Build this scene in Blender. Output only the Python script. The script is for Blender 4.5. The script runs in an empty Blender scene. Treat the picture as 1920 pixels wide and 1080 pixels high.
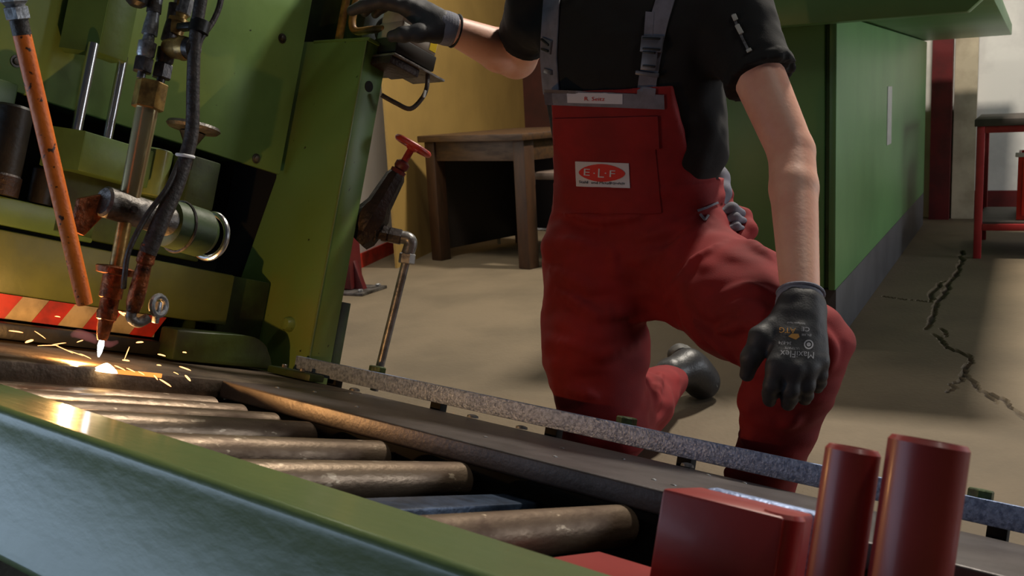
import bpy, bmesh, math, random
import numpy as np
from mathutils import Vector, Matrix
from mathutils.bvhtree import BVHTree
import openvdb

random.seed(7)
scene = bpy.context.scene
COL = scene.collection

# ------------------------------------------------------------------ camera
F_PX = 1875.8                       # focal length in pixels of a 1920 px wide frame
CAM_H = 0.82                        # photographer crouching
UPC = np.array([-0.05261, -0.98172, -0.18292])      # world up seen from the camera (x right, y down, z forward)
UPC = UPC / np.linalg.norm(UPC)
FW = np.array([0, 0, 1.0]) - UPC * UPC[2]
FW = FW / np.linalg.norm(FW)
RT = np.cross(FW, UPC)
if RT[0] < 0:
    RT = -RT
WM = np.stack([RT, FW, UPC])        # world = WM @ camera vector + (0,0,CAM_H)
CAMP = np.array([0, 0, CAM_H])

def ray(x, y):
    return np.array([(x - 960) / F_PX, (y - 540) / F_PX, 1.0])

def at(x, y, d):
    return WM @ (ray(x, y) * d) + CAMP

def onfloor(x, y, z=0.0):
    r = WM @ ray(x, y)
    t = (z - CAM_H) / r[2]
    return r * t + CAMP

cam_data = bpy.data.cameras.new('camera')
cam_data.sensor_width = 36.0
cam_data.lens = 36.0 * F_PX / 1920.0
cam_data.clip_start = 0.02
cam = bpy.data.objects.new('camera', cam_data)
COL.objects.link(cam)
cx, cy, cz = WM @ np.array([1.0, 0, 0]), WM @ np.array([0, -1.0, 0]), WM @ np.array([0, 0, -1.0])
mw = Matrix.Identity(4)
for i in range(3):
    mw[i][0], mw[i][1], mw[i][2], mw[i][3] = cx[i], cy[i], cz[i], CAMP[i]
cam.matrix_world = mw
cam_data.dof.use_dof = True
cam_data.dof.focus_distance = 2.0
cam_data.dof.aperture_fstop = 11.0
scene.camera = cam

# ------------------------------------------------------------------ world, lights, exposure
scene.view_settings.view_transform = 'Standard'
scene.view_settings.look = 'None'
scene.view_settings.gamma = 1.0
scene.view_settings.use_curve_mapping = False
scene.view_settings.exposure = 0.0

world = bpy.data.worlds.new('workshop_air')
scene.world = world
world.use_nodes = True
bg = world.node_tree.nodes['Background']
bg.inputs['Color'].default_value = (0.60, 0.68, 0.85, 1)
bg.inputs['Strength'].default_value = 0.025

def area(name, loc, target, sx, sy, power, color):
    l = bpy.data.lights.new(name, 'AREA')
    l.shape = 'RECTANGLE'
    l.size, l.size_y = sx, sy
    l.energy = power
    l.color = color
    o = bpy.data.objects.new(name, l)
    COL.objects.link(o)
    o.location = loc
    d = Vector(target) - Vector(loc)
    o.rotation_euler = d.to_track_quat('-Z', 'Y').to_euler()
    return o

area('panel_fill_light', (1.84, 4.0, 3.6), (1.5, 3.2, 0), 0.35, 0.3, 195, (1.0, 0.91, 0.78))
area('panel_fill_light', (2.0, 0.8, 3.6), (-0.7, 1.9, 0.5), 1.2, 0.3, 17, (1.0, 0.95, 0.85))  # added fill light, unseen, brightens the gantry panel
area('panel_fill_light', (-0.5, 3.9, 2.9), (-0.66, 5.6, 0.7), 0.6, 0.25, 30, (1.0, 0.93, 0.80))  # added fill light, unseen, aimed at the white panel behind the valve
area('daylight_window', (-2.7, 1.0, 0.78), (0.0, 1.2, 0.45), 2.4, 0.9, 20, (0.56, 0.74, 1.0))
area('daylight_window', (5.0, 2.2, 0.75), (1.6, 4.2, 0.6), 2.0, 0.8, 62, (0.90, 0.94, 1.0))

# ------------------------------------------------------------------ the tilted machine frame
# x runs along the conveyor towards the camera, y across it away from the camera, z square to its bed
RM_C = np.array([[0.80159346, 0.5736003, 0.16861381],
                 [0.10109329, 0.14792466, -0.9838183],
                 [-0.58926061, 0.80566804, 0.0605883]])
RM = WM @ RM_C                      # columns = machine axes in the world
ORG = at(1240, 917, 1.3)

def M(x, y, z):
    return ORG + RM @ np.array([x, y, z], float)

def Minv(w):
    return RM.T @ (np.array(w) - ORG)

# ------------------------------------------------------------------ materials
def srgb(r, g, b):
    def c(v):
        v /= 255.0
        return v / 12.92 if v <= 0.04045 else ((v + 0.055) / 1.055) ** 2.4
    return (c(r), c(g), c(b), 1.0)

def mat(name, col, rough=0.5, metal=0.0, col2=None, scale=6.0, detail=6.0, lo=0.4, hi=0.65,
        bump=0.0, bscale=60.0, stretch=None, rough2=None, coat=0.0, spots=None, spot_scale=40.0, spot_lo=0.68,
        emit=None, estr=0.0, sheen=0.0, bdist=0.01):
    m = bpy.data.materials.new(name)
    m.use_nodes = True
    nt = m.node_tree
    n, l = nt.nodes, nt.links
    p = n['Principled BSDF']
    p.inputs['Base Color'].default_value = col
    p.inputs['Roughness'].default_value = rough
    p.inputs['Metallic'].default_value = metal
    if coat:
        p.inputs['Coat Weight'].default_value = coat
        p.inputs['Coat Roughness'].default_value = 0.15
    if sheen:
        p.inputs['Sheen Weight'].default_value = sheen
    if emit:
        p.inputs['Emission Color'].default_value = emit
        p.inputs['Emission Strength'].default_value = estr
    tc = n.new('ShaderNodeTexCoord')
    vec = tc.outputs['Object']
    if stretch:
        mp = n.new('ShaderNodeMapping')
        mp.inputs['Scale'].default_value = stretch
        l.new(vec, mp.inputs['Vector'])
        vec = mp.outputs['Vector']
    out = None
    if col2 is not None:
        nz = n.new('ShaderNodeTexNoise')
        nz.inputs['Scale'].default_value = scale
        nz.inputs['Detail'].default_value = detail
        nz.inputs['Roughness'].default_value = 0.6
        l.new(vec, nz.inputs['Vector'])
        mr = n.new('ShaderNodeMapRange')
        mr.inputs['From Min'].default_value = lo
        mr.inputs['From Max'].default_value = hi
        l.new(nz.outputs['Fac'], mr.inputs['Value'])
        mx = n.new('ShaderNodeMix')
        mx.data_type = 'RGBA'
        mx.inputs[6].default_value = col
        mx.inputs[7].default_value = col2
        l.new(mr.outputs['Result'], mx.inputs['Factor'])
        out = mx.outputs[2]
        if rough2 is not None:
            rr = n.new('ShaderNodeMapRange')
            rr.inputs['To Min'].default_value = rough
            rr.inputs['To Max'].default_value = rough2
            l.new(mr.outputs['Result'], rr.inputs['Value'])
            l.new(rr.outputs['Result'], p.inputs['Roughness'])
    if spots is not None:
        nz2 = n.new('ShaderNodeTexNoise')
        nz2.inputs['Scale'].default_value = spot_scale
        nz2.inputs['Detail'].default_value = 3.0
        l.new(vec, nz2.inputs['Vector'])
        mr2 = n.new('ShaderNodeMapRange')
        mr2.inputs['From Min'].default_value = spot_lo
        mr2.inputs['From Max'].default_value = spot_lo + 0.04
        l.new(nz2.outputs['Fac'], mr2.inputs['Value'])
        mx2 = n.new('ShaderNodeMix')
        mx2.data_type = 'RGBA'
        mx2.inputs[6].default_value = col
        mx2.inputs[7].default_value = spots
        if out:
            l.new(out, mx2.inputs[6])
        l.new(mr2.outputs['Result'], mx2.inputs['Factor'])
        out = mx2.outputs[2]
    if out:
        l.new(out, p.inputs['Base Color'])
    if bump:
        nb = n.new('ShaderNodeTexNoise')
        nb.inputs['Scale'].default_value = bscale
        nb.inputs['Detail'].default_value = 5.0
        l.new(vec, nb.inputs['Vector'])
        bp = n.new('ShaderNodeBump')
        bp.inputs['Strength'].default_value = bump
        bp.inputs['Distance'].default_value = bdist
        l.new(nb.outputs['Fac'], bp.inputs['Height'])
        l.new(bp.outputs['Normal'], p.inputs['Normal'])
    return m

G = {}
G['green'] = mat('green_paint', srgb(116, 146, 82), 0.42, 0, srgb(102, 130, 72), 3.0, spots=srgb(26, 28, 16), spot_scale=55, spot_lo=0.74, bump=0.05, bscale=30)
G['green_col'] = mat('green_column_paint', srgb(98, 130, 68), 0.40, 0, srgb(112, 122, 58), 3.5, lo=0.5, hi=0.75, spots=srgb(22, 24, 12), spot_scale=45, spot_lo=0.70, bump=0.06, bscale=30)
G['green_dark'] = mat('grimy_green_paint', srgb(52, 72, 32), 0.5, 0, srgb(24, 28, 16), 5.0, bump=0.1, bscale=50)
G['green_channel'] = mat('channel_paint', srgb(108, 126, 74), 0.42, 0, srgb(98, 118, 72), 4.0, bump=0.35, bscale=38, coat=0.5, spots=srgb(30, 40, 24), spot_scale=30, spot_lo=0.79, stretch=(0.5, 1, 1), bdist=0.006)
G['green_block'] = mat('slide_green_paint', srgb(84, 112, 58), 0.4, 0, srgb(66, 88, 46), 4.0, bump=0.06, bscale=40)
G['olive'] = mat('olive_paint', srgb(90, 98, 46), 0.45, 0, srgb(62, 72, 36), 3.0, bump=0.08, bscale=40)
G['black'] = mat('black_steel', srgb(22, 22, 22), 0.45, 0.3, srgb(34, 32, 28), 20, bump=0.1, bscale=80)
G['void'] = mat('shade_black_steel', srgb(10, 10, 8), 0.85, 0, srgb(15, 16, 11), 5)  # near-black for dark steel; also paints shade into gaps and recesses
G['chrome'] = mat('chromed_steel', srgb(220, 220, 222), 0.25, 1.0)
G['steel'] = mat('bare_steel', srgb(150, 150, 150), 0.35, 0.6, srgb(95, 92, 90), 30, bump=0.1, bscale=120)
G['worn_steel'] = mat('worn_grey_steel', srgb(120, 116, 112), 0.5, 0.7, srgb(60, 55, 50), 25, bump=0.3, bscale=90)
G['brass'] = mat('worn_brass', srgb(180, 146, 82), 0.34, 0.5, srgb(112, 88, 50), 40, bump=0.08, bscale=90)
G['torch_tube'] = mat('heat_tinted_tube', srgb(206, 194, 150), 0.27, 0.75, srgb(178, 150, 98), 12, stretch=(1, 1, 0.3))
G['hot_copper'] = mat('sooty_copper', srgb(150, 84, 46), 0.45, 0.7, srgb(46, 32, 24), 40, bump=0.3, bscale=120)
G['dark_fit'] = mat('dark_fitting', srgb(84, 78, 76), 0.4, 0.5, srgb(46, 44, 46), 50, bump=0.15, bscale=120)
G['zinc'] = mat('zinc_fitting', srgb(168, 170, 174), 0.35, 0.6, srgb(100, 98, 98), 60, bump=0.1, bscale=120)
G['rubber'] = mat('rubber_hose', srgb(44, 38, 36), 0.55, 0, srgb(66, 58, 54), 60, bump=0.25, bscale=150)
G['orange'] = mat('orange_paint', srgb(240, 122, 36), 0.5, 0, srgb(222, 100, 26), 10, spots=srgb(74, 40, 22), spot_scale=75, spot_lo=0.63, bump=0.15, bscale=120)
G['plate'] = mat('mill_scale_plate', srgb(92, 86, 86), 0.42, 0.3, srgb(72, 66, 66), 9, bump=0.08, bscale=140, spots=srgb(190, 186, 180), spot_scale=60, spot_lo=0.79)
G['plate_hot'] = mat('grey_cut_plate', srgb(120, 104, 88), 0.5, 0.5, srgb(70, 60, 52), 9, bump=0.15, bscale=120)
G['rail'] = mat('galvanised_sheen_rail', srgb(160, 180, 220), 0.42, 0.4, srgb(112, 130, 168), 150, bump=0.25, bscale=260, detail=3)  # blue of the reflected window daylight is mixed into the base colour
G['blue_steel'] = mat('blued_steel', srgb(60, 76, 100), 0.4, 0.4, srgb(40, 52, 70), 40, bump=0.1, bscale=120)
G['roller'] = mat('worn_roller', srgb(134, 116, 96), 0.38, 0.6, srgb(84, 66, 52), 14, bump=0.10, bscale=160, stretch=(1, 0.4, 1), rough2=0.6, spots=srgb(176, 160, 138), spot_scale=70, spot_lo=0.66)
G['bolt_green'] = mat('green_bolt', srgb(70, 88, 46), 0.5, 0.2, srgb(46, 54, 30), 60, bump=0.2, bscale=150)
G['red_paint'] = mat('oxide_red_paint', srgb(162, 54, 50), 0.42, 0, srgb(146, 46, 44), 6, bump=0.04, bscale=40, coat=0.1)
G['red_bright'] = mat('red_wheel_paint', srgb(178, 46, 36), 0.45, 0, srgb(120, 30, 26), 30, bump=0.15, bscale=120)
G['red_stripe'] = mat('red_stripe_paint', srgb(170, 40, 24), 0.5, 0, srgb(126, 32, 20), 20)
G['white_stripe'] = mat('cream_stripe_paint', srgb(168, 152, 118), 0.5, 0, srgb(128, 116, 86), 20)
G['iron'] = mat('dark_cast_iron', srgb(52, 40, 36), 0.5, 0.4, srgb(34, 26, 24), 30, bump=0.3, bscale=110)
G['grey_plastic'] = mat('grey_plastic', srgb(176, 176, 170), 0.5, 0, srgb(160, 160, 156), 20)
G['black_plastic'] = mat('black_plastic', srgb(18, 18, 18), 0.5)
G['yellow'] = mat('yellow_sticker', srgb(222, 196, 20), 0.5)
G['brown_pipe'] = mat('ochre_pipe', srgb(150, 112, 56), 0.5, 0.2, srgb(92, 62, 30), 30, bump=0.1)
G['concrete'] = None
G['cab'] = mat('cabinet_green', srgb(92, 134, 82), 0.42, 0, srgb(82, 122, 74), 2.0, bump=0.04, bscale=14, spots=srgb(50, 70, 44), spot_scale=18, spot_lo=0.74)
G['cab_grey'] = mat('grey_plinth_paint', srgb(66, 66, 68), 0.6, 0, srgb(54, 54, 56), 5)
G['white_wall'] = mat('white_wall_paint', srgb(206, 204, 198), 0.7, 0, srgb(180, 178, 174), 3.0, bump=0.05, bscale=40)
G['cream_frame'] = mat('cream_frame_paint', srgb(176, 164, 140), 0.6, 0, srgb(150, 138, 116), 6)
G['ochre'] = mat('ochre_wall_paint', srgb(156, 126, 66), 0.65, 0, srgb(144, 116, 60), 3.0, bump=0.05, bscale=30)
G['white_panel'] = mat('white_panel', srgb(240, 240, 242), 0.5)
G['maroon'] = mat('maroon_wall_paint', srgb(76, 34, 26), 0.6, 0, srgb(60, 28, 20), 4)
G['deep_red'] = mat('deep_red_paint', srgb(88, 18, 20), 0.5, 0, srgb(66, 13, 15), 8)
G['wood'] = mat('dark_worn_wood', srgb(80, 56, 34), 0.42, 0, srgb(54, 36, 22), 7, stretch=(1, 6, 6), bump=0.12, bscale=40, rough2=0.6)
G['wood_leg'] = mat('brown_wood', srgb(68, 42, 24), 0.5, 0, srgb(52, 32, 18), 8, stretch=(6, 6, 1), bump=0.1, bscale=40)
G['plywood'] = mat('dark_board', srgb(46, 36, 32), 0.6, 0, srgb(38, 30, 26), 6)
G['seat_grey'] = mat('grey_brown_vinyl', srgb(116, 100, 90), 0.45)
G['bench_top'] = mat('dark_bench_top', srgb(64, 56, 50), 0.6, 0, srgb(50, 44, 40), 8)
G['bench_red'] = mat('bench_red_paint', srgb(150, 38, 40), 0.45, 0, srgb(126, 30, 32), 10)
G['crate_red'] = mat('red_crate_plastic', srgb(190, 36, 22), 0.4, 0, srgb(160, 28, 18), 6)
G['skin'] = mat('skin', srgb(224, 172, 148), 0.5, 0, srgb(212, 152, 130), 9, bump=0.06, bscale=120)
G['skin'].node_tree.nodes['Principled BSDF'].inputs['Subsurface Weight'].default_value = 0.15
G['skin'].node_tree.nodes['Principled BSDF'].inputs['Subsurface Radius'].default_value = (0.02, 0.008, 0.004)
G['shirt'] = mat('black_jersey', srgb(9, 9, 11), 0.9, 0, srgb(7, 7, 9), 12, bump=0.15, bscale=400, bdist=0.002)
G['dung'] = mat('red_workwear', srgb(132, 12, 17), 0.85, 0, srgb(112, 9, 14), 7, bump=0.2, bscale=500, bdist=0.002)
G['grey_cloth'] = mat('grey_webbing', srgb(112, 112, 126), 0.75, 0, srgb(96, 96, 108), 30, bump=0.2, bscale=500, bdist=0.002)
G['buckle'] = mat('grey_buckle_plastic', srgb(84, 86, 96), 0.4)
G['label_white'] = mat('woven_white_label', srgb(188, 190, 204), 0.7)
G['print_red'] = mat('printed_red', srgb(190, 28, 24), 0.7)
G['print_dark'] = mat('printed_dark', srgb(30, 28, 40), 0.7)
G['print_grey'] = mat('printed_grey', srgb(178, 178, 184), 0.6)
G['print_orange'] = mat('printed_orange', srgb(206, 148, 66), 0.6)
G['glove'] = mat('nitrile_glove', srgb(52, 52, 56), 0.6, 0, srgb(42, 42, 46), 14, bump=0.15, bscale=350, bdist=0.003)
G['glove_knit'] = mat('knit_glove', srgb(122, 125, 140), 0.8, 0, srgb(106, 108, 122), 30, bump=0.3, bscale=420, bdist=0.003)
G['shoe'] = mat('black_shoe_leather', srgb(40, 40, 42), 0.45, 0, srgb(28, 28, 30), 20, bump=0.1, bscale=150)
G['sole'] = mat('grey_shoe_sole', srgb(104, 104, 100), 0.7, 0, srgb(60, 60, 58), 30)
G['hair'] = mat('short_brown_hair', srgb(70, 48, 32), 0.6, 0, srgb(46, 32, 22), 60, bump=0.6, bscale=200)
G['eye'] = mat('eye_white', srgb(225, 222, 216), 0.2)
G['iris'] = mat('dark_iris', srgb(40, 34, 30), 0.2)

def emis(name, col, s):
    m = bpy.data.materials.new(name)
    m.use_nodes = True
    nt = m.node_tree
    nt.nodes.clear()
    e = nt.nodes.new('ShaderNodeEmission')
    e.inputs['Color'].default_value = col
    e.inputs['Strength'].default_value = s
    o = nt.nodes.new('ShaderNodeOutputMaterial')
    nt.links.new(e.outputs[0], o.inputs[0])
    return m

G['white_hot'] = emis('white_hot_metal', (1.0, 0.74, 0.40, 1), 11.0)
G['orange_hot'] = emis('orange_hot_metal', (1.0, 0.30, 0.06, 1), 1.6)
G['spark'] = emis('glowing_spark', (1.0, 0.40, 0.13, 1), 4.5)
G['arc'] = emis('flame_core', (0.85, 0.93, 1.0, 1), 14.0)

# ------------------------------------------------------------------ mesh building
class MB:
    def __init__(s):
        s.bm = bmesh.new()

    def box(s, x0, x1, y0, y1, z0, z1, bev=0.0, seg=2):
        vs = [s.bm.verts.new((x, y, z)) for x in (x0, x1) for y in (y0, y1) for z in (z0, z1)]
        fs = [s.bm.faces.new([vs[i] for i in q]) for q in ((0, 1, 3, 2), (4, 6, 7, 5), (0, 4, 5, 1), (2, 3, 7, 6), (0, 2, 6, 4), (1, 5, 7, 3))]
        if bev:
            es = list({e for f in fs for e in f.edges})
            bmesh.ops.bevel(s.bm, geom=es, offset=bev, segments=seg, profile=0.5, affect='EDGES')
        return s

    def obox(s, c, ax, ay, az, hx, hy, hz, bev=0.0):
        c, ax, ay, az = [np.array(v, float) for v in (c, ax, ay, az)]
        vs = [s.bm.verts.new(c + i * hx * ax + j * hy * ay + k * hz * az) for i in (-1, 1) for j in (-1, 1) for k in (-1, 1)]
        fs = [s.bm.faces.new([vs[i] for i in q]) for q in ((0, 1, 3, 2), (4, 6, 7, 5), (0, 4, 5, 1), (2, 3, 7, 6), (0, 2, 6, 4), (1, 5, 7, 3))]
        if bev:
            es = list({e for f in fs for e in f.edges})
            bmesh.ops.bevel(s.bm, geom=es, offset=bev, segments=2, profile=0.5, affect='EDGES')
        return s

    def ring(s, c, u, v, r, seg, ph=0.0):
        return [s.bm.verts.new(c + r * (math.cos(2 * math.pi * i / seg + ph) * u + math.sin(2 * math.pi * i / seg + ph) * v)) for i in range(seg)]

    def lathe(s, p, q, prof, seg=24, ph=0.0):
        """profile = [(t along p->q in metres, radius)]"""
        p, q = np.array(p, float), np.array(q, float)
        a = (q - p) / np.linalg.norm(q - p)
        h = np.array([0, 0, 1.0]) if abs(a[2]) < 0.9 else np.array([1.0, 0, 0])
        u = np.cross(a, h); u /= np.linalg.norm(u)
        v = np.cross(a, u)
        rs = [s.ring(p + a * t, u, v, max(r, 1e-5), seg, ph) for t, r in prof]
        for A, B in zip(rs[:-1], rs[1:]):
            for i in range(seg):
                s.bm.faces.new((A[i], A[(i + 1) % seg], B[(i + 1) % seg], B[i]))
        s.bm.faces.new(rs[0][::-1]); s.bm.faces.new(rs[-1])
        return s

    def cyl(s, p, q, r, r2=None, seg=24, ch=0.0, ph=0.0):
        L = float(np.linalg.norm(np.array(q, float) - np.array(p, float)))
        r2 = r if r2 is None else r2
        if ch:
            return s.lathe(p, q, [(0, r - ch), (ch, r), (L - ch, r2), (L, r2 - ch)], seg, ph)
        return s.lathe(p, q, [(0, r), (L, r2)], seg, ph)

    def tube(s, pts, r, seg=12, sub=6, closed=False):
        P = [np.array(p, float) for p in pts]
        if sub > 1:
            Q = []
            n = len(P)
            rng = range(n) if closed else range(n - 1)
            for i in rng:
                p0 = P[i - 1] if (i > 0 or closed) else P[i]
                p1, p2 = P[i], P[(i + 1) % n]
                p3 = P[(i + 2) % n] if (i + 2 < n or closed) else p2
                for k in range(sub):
                    t = k / sub
                    Q.append(0.5 * ((2 * p1) + (-p0 + p2) * t + (2 * p0 - 5 * p1 + 4 * p2 - p3) * t * t + (-p0 + 3 * p1 - 3 * p2 + p3) * t ** 3))
            if not closed:
                Q.append(P[-1])
            P = Q
        n = len(P)
        rr = r if hasattr(r, '__len__') else [r] * n
        if len(rr) != n:
            rr = np.interp(np.linspace(0, 1, n), np.linspace(0, 1, len(rr)), rr)
        T = []
        for i in range(n):
            a = P[(i + 1) % n] if (closed or i < n - 1) else P[i]
            b = P[i - 1] if (closed or i > 0) else P[i]
            t = a - b
            T.append(t / (np.linalg.norm(t) + 1e-12))
        h = np.array([0, 0, 1.0]) if abs(T[0][2]) < 0.9 else np.array([1.0, 0, 0])
        u = np.cross(T[0], h); u /= np.linalg.norm(u)
        rs = []
        for i in range(n):
            u = u - T[i] * np.dot(u, T[i]); u /= np.linalg.norm(u)
            rs.append(s.ring(P[i], u, np.cross(T[i], u), rr[i], seg))
        for i in range(n if closed else n - 1):
            A, B = rs[i], rs[(i + 1) % n]
            off = 0
            if closed and i == n - 1:
                off = min(range(seg), key=lambda o: (A[0].co - B[o].co).length)
            for k in range(seg):
                s.bm.faces.new((A[k], A[(k + 1) % seg], B[(k + 1 + off) % seg], B[(k + off) % seg]))
        if not closed:
            s.bm.faces.new(rs[0][::-1]); s.bm.faces.new(rs[-1])
        return s

    def torus(s, c, axis, R, r, seg=32, tseg=10):
        c, a = np.array(c, float), np.array(axis, float)
        a /= np.linalg.norm(a)
        h = np.array([0, 0, 1.0]) if abs(a[2]) < 0.9 else np.array([1.0, 0, 0])
        u = np.cross(a, h); u /= np.linalg.norm(u); v = np.cross(a, u)
        rs = []
        for i in range(seg):
            t = 2 * math.pi * i / seg
            d = math.cos(t) * u + math.sin(t) * v
            rs.append([s.bm.verts.new(c + d * (R + r * math.cos(2 * math.pi * k / tseg)) + a * r * math.sin(2 * math.pi * k / tseg)) for k in range(tseg)])
        for i in range(seg):
            for k in range(tseg):
                s.bm.faces.new((rs[i][k], rs[i][(k + 1) % tseg], rs[(i + 1) % seg][(k + 1) % tseg], rs[(i + 1) % seg][k]))
        return s

    def prism(s, pts, e, bev=0.0):
        """polygon of 3-D points extruded by vector e"""
        a = [s.bm.verts.new(np.array(p, float)) for p in pts]
        b = [s.bm.verts.new(np.array(p, float) + np.array(e, float)) for p in pts]
        n = len(pts)
        fs = [s.bm.faces.new(a[::-1]), s.bm.faces.new(b)]
        for i in range(n):
            fs.append(s.bm.faces.new((a[i], a[(i + 1) % n], b[(i + 1) % n], b[i])))
        if bev:
            es = list({e_ for f in fs for e_ in f.edges})
            bmesh.ops.bevel(s.bm, geom=es, offset=bev, segments=2, profile=0.5, affect='EDGES')
        return s

    def mesh(s, name, off=(0, 0, 0), ang=35):
        bmesh.ops.recalc_face_normals(s.bm, faces=s.bm.faces[:])
        if any(off):
            bmesh.ops.translate(s.bm, verts=s.bm.verts[:], vec=-Vector(off))
        me = bpy.data.meshes.new(name)
        s.bm.to_mesh(me)
        s.bm.free()
        me.polygons.foreach_set('use_smooth', [True] * len(me.polygons))
        me.set_sharp_from_angle(angle=math.radians(ang))
        return me

RM4 = Matrix([list(RM[i]) + [0] for i in range(3)] + [[0, 0, 0, 1]])

class Thing:
    def __init__(s, name, label, cat, base, frame='W', group=None, kind=None, rot=None):
        s.o = bpy.data.objects.new(name, None)
        s.o.empty_display_size = 0.05
        COL.objects.link(s.o)
        s.base = np.array(base, float)
        s.frame = frame
        if frame == 'M':
            s.o.matrix_world = Matrix.Translation(Vector(M(*base))) @ RM4
        elif frame == 'L':
            s.o.matrix_world = rot           # parts in local coordinates
            s.base = np.zeros(3)
        else:
            s.o.location = Vector(base)
        if label: s.o['label'] = label
        if cat: s.o['category'] = cat
        if group: s.o['group'] = group
        if kind: s.o['kind'] = kind

    def part(s, name, mb, m, parent=None, label=None, ang=35):
        me = mb.mesh(name, s.base, ang) if isinstance(mb, MB) else mb
        me.materials.append(G[m] if isinstance(m, str) else m)
        o = bpy.data.objects.new(name, me)
        COL.objects.link(o)
        o.parent = parent if parent else s.o
        if label: o['label'] = label
        return o

def single(name, mb, m, label=None, cat=None, base=(0, 0, 0), frame='W', group=None, kind=None):
    me = mb.mesh(name, base)
    me.materials.append(G[m] if isinstance(m, str) else m)
    o = bpy.data.objects.new(name, me)
    COL.objects.link(o)
    if frame == 'M':
        o.matrix_world = Matrix.Translation(Vector(M(*base))) @ RM4
    else:
        o.location = Vector(base)
    if label: o['label'] = label
    if cat: o['category'] = cat
    if group: o['group'] = group
    if kind: o['kind'] = kind
    return o

# ================================================================== SETTING
# room axes: DD = into the room along the cabinet side, RR = to the right along its front
YAW = math.radians(27.5)
DD = np.array([math.sin(YAW), math.cos(YAW), 0])
RR = np.array([math.cos(YAW), -math.sin(YAW), 0])
UP = np.array([0, 0, 1.0])

# ---- floor with real cracks
def floor_mesh():
    cracks = [[(1806, 470), (1797, 505), (1775, 540), (1762, 560), (1748, 590), (1735, 617)],
              [(1745, 625), (1768, 640), (1775, 652), (1818, 668), (1815, 690), (1806, 705)],
              [(1806, 705), (1790, 720), (1775, 735)],
              [(1812, 702), (1835, 728), (1855, 738), (1885, 748), (1900, 765), (1925, 785)],
              [(1660, 556), (1700, 562), (1745, 566), (1752, 560)],
              [(1765, 615), (1774, 632)], [(1768, 528), (1750, 545), (1748, 562)],
              [(1860, 742), (1870, 756)]]
    wid = [0.011, 0.008, 0.006, 0.0065, 0.005, 0.005, 0.009, 0.005]
    segs = []
    rnd = random.Random(3)
    for poly, w in zip(cracks, wid):
        P = [onfloor(*p)[:2] for p in poly]
        Q = []
        for a, b in zip(P[:-1], P[1:]):
            n = max(2, int(np.linalg.norm(b - a) / 0.05))
            for k in range(n):
                Q.append(a + (b - a) * k / n + np.array([rnd.uniform(-1, 1), rnd.uniform(-1, 1)]) * 0.010)
        Q.append(P[-1])
        for a, b in zip(Q[:-1], Q[1:]):
            segs.append((a, b, w * rnd.uniform(0.5, 1.0)))
    xs = np.concatenate([np.arange(-7, 1.0, 0.5), np.arange(1.0, 2.5, 0.009), np.arange(2.5, 8.1, 0.5)])
    ys = np.concatenate([np.arange(-4, 2.0, 0.5), np.arange(2.0, 4.9, 0.013), np.arange(4.9, 10.5, 0.5)])
    X, Y = np.meshgrid(xs, ys, indexing='ij')
    D = np.zeros_like(X)
    P = np.stack([X, Y], -1)
    for a, b, w in segs:
        lo, hi = np.minimum(a, b) - 0.05, np.maximum(a, b) + 0.05
        i0, i1 = np.searchsorted(xs, [lo[0], hi[0]]); j0, j1 = np.searchsorted(ys, [lo[1], hi[1]])
        if i1 <= i0 or j1 <= j0: continue
        p = P[i0:i1, j0:j1]
        ab = b - a
        t = np.clip(((p - a) @ ab) / (ab @ ab + 1e-12), 0, 1)
        d = np.linalg.norm(p - (a + t[..., None] * ab), axis=-1)
        v = np.clip(1.25 - d / w, 0, 1)
        D[i0:i1, j0:j1] = np.maximum(D[i0:i1, j0:j1], v)
    ni, nj = X.shape
    V = np.stack([X, Y, -0.014 * D], -1).reshape(-1, 3)
    idx = np.arange(ni * nj).reshape(ni, nj)
    Fq = np.stack([idx[:-1, :-1], idx[1:, :-1], idx[1:, 1:], idx[:-1, 1:]], -1).reshape(-1, 4)
    me = bpy.data.meshes.new('floor')
    me.from_pydata(V.tolist(), [], Fq.tolist())
    at_ = me.attributes.new('dirt', 'FLOAT', 'POINT')
    at_.data.foreach_set('value', D.reshape(-1))
    return me

m = mat('worn_concrete', srgb(112, 98, 77), 0.75, 0, srgb(96, 84, 65), 2.2, detail=9, bump=0.15, bscale=70, spots=srgb(138, 124, 102), spot_scale=26, spot_lo=0.76)
nt = m.node_tree
pr = nt.nodes['Principled BSDF']
src = pr.inputs['Base Color'].links[0].from_socket
att = nt.nodes.new('ShaderNodeAttribute'); att.attribute_name = 'dirt'
mxn = nt.nodes.new('ShaderNodeMix'); mxn.data_type = 'RGBA'
nt.links.new(src, mxn.inputs[6]); mxn.inputs[7].default_value = srgb(44, 38, 34)
nt.links.new(att.outputs['Fac'], mxn.inputs['Factor'])
nt.links.new(mxn.outputs[2], pr.inputs['Base Color'])
G['concrete'] = m
fm = floor_mesh()
fm.materials.append(m)
fo = bpy.data.objects.new('floor', fm); COL.objects.link(fo); fo['kind'] = 'structure'

def slab(name, p, q, t, z0, z1, m, kind='structure', side=1):
    """vertical wall slab from floor point p to q, thickness t to the given side"""
    p, q = np.array([p[0], p[1], 0.0]), np.array([q[0], q[1], 0.0])
    d = (q - p) / np.linalg.norm(q - p)
    nrm = np.cross(d, UP) * side
    c = (p + q) / 2 + nrm * t / 2 + UP * (z0 + z1) / 2
    mb = MB().obox(np.zeros(3), d, nrm, UP, np.linalg.norm(q - p) / 2, t / 2, (z1 - z0) / 2)
    return single(name, mb, m, base=(0, 0, 0), kind=kind) if False else _place(name, mb, m, c, kind)

def _place(name, mb, m, c, kind):
    o = single(name, mb, m, kind=kind)
    o.location = Vector(c)
    return o

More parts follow.
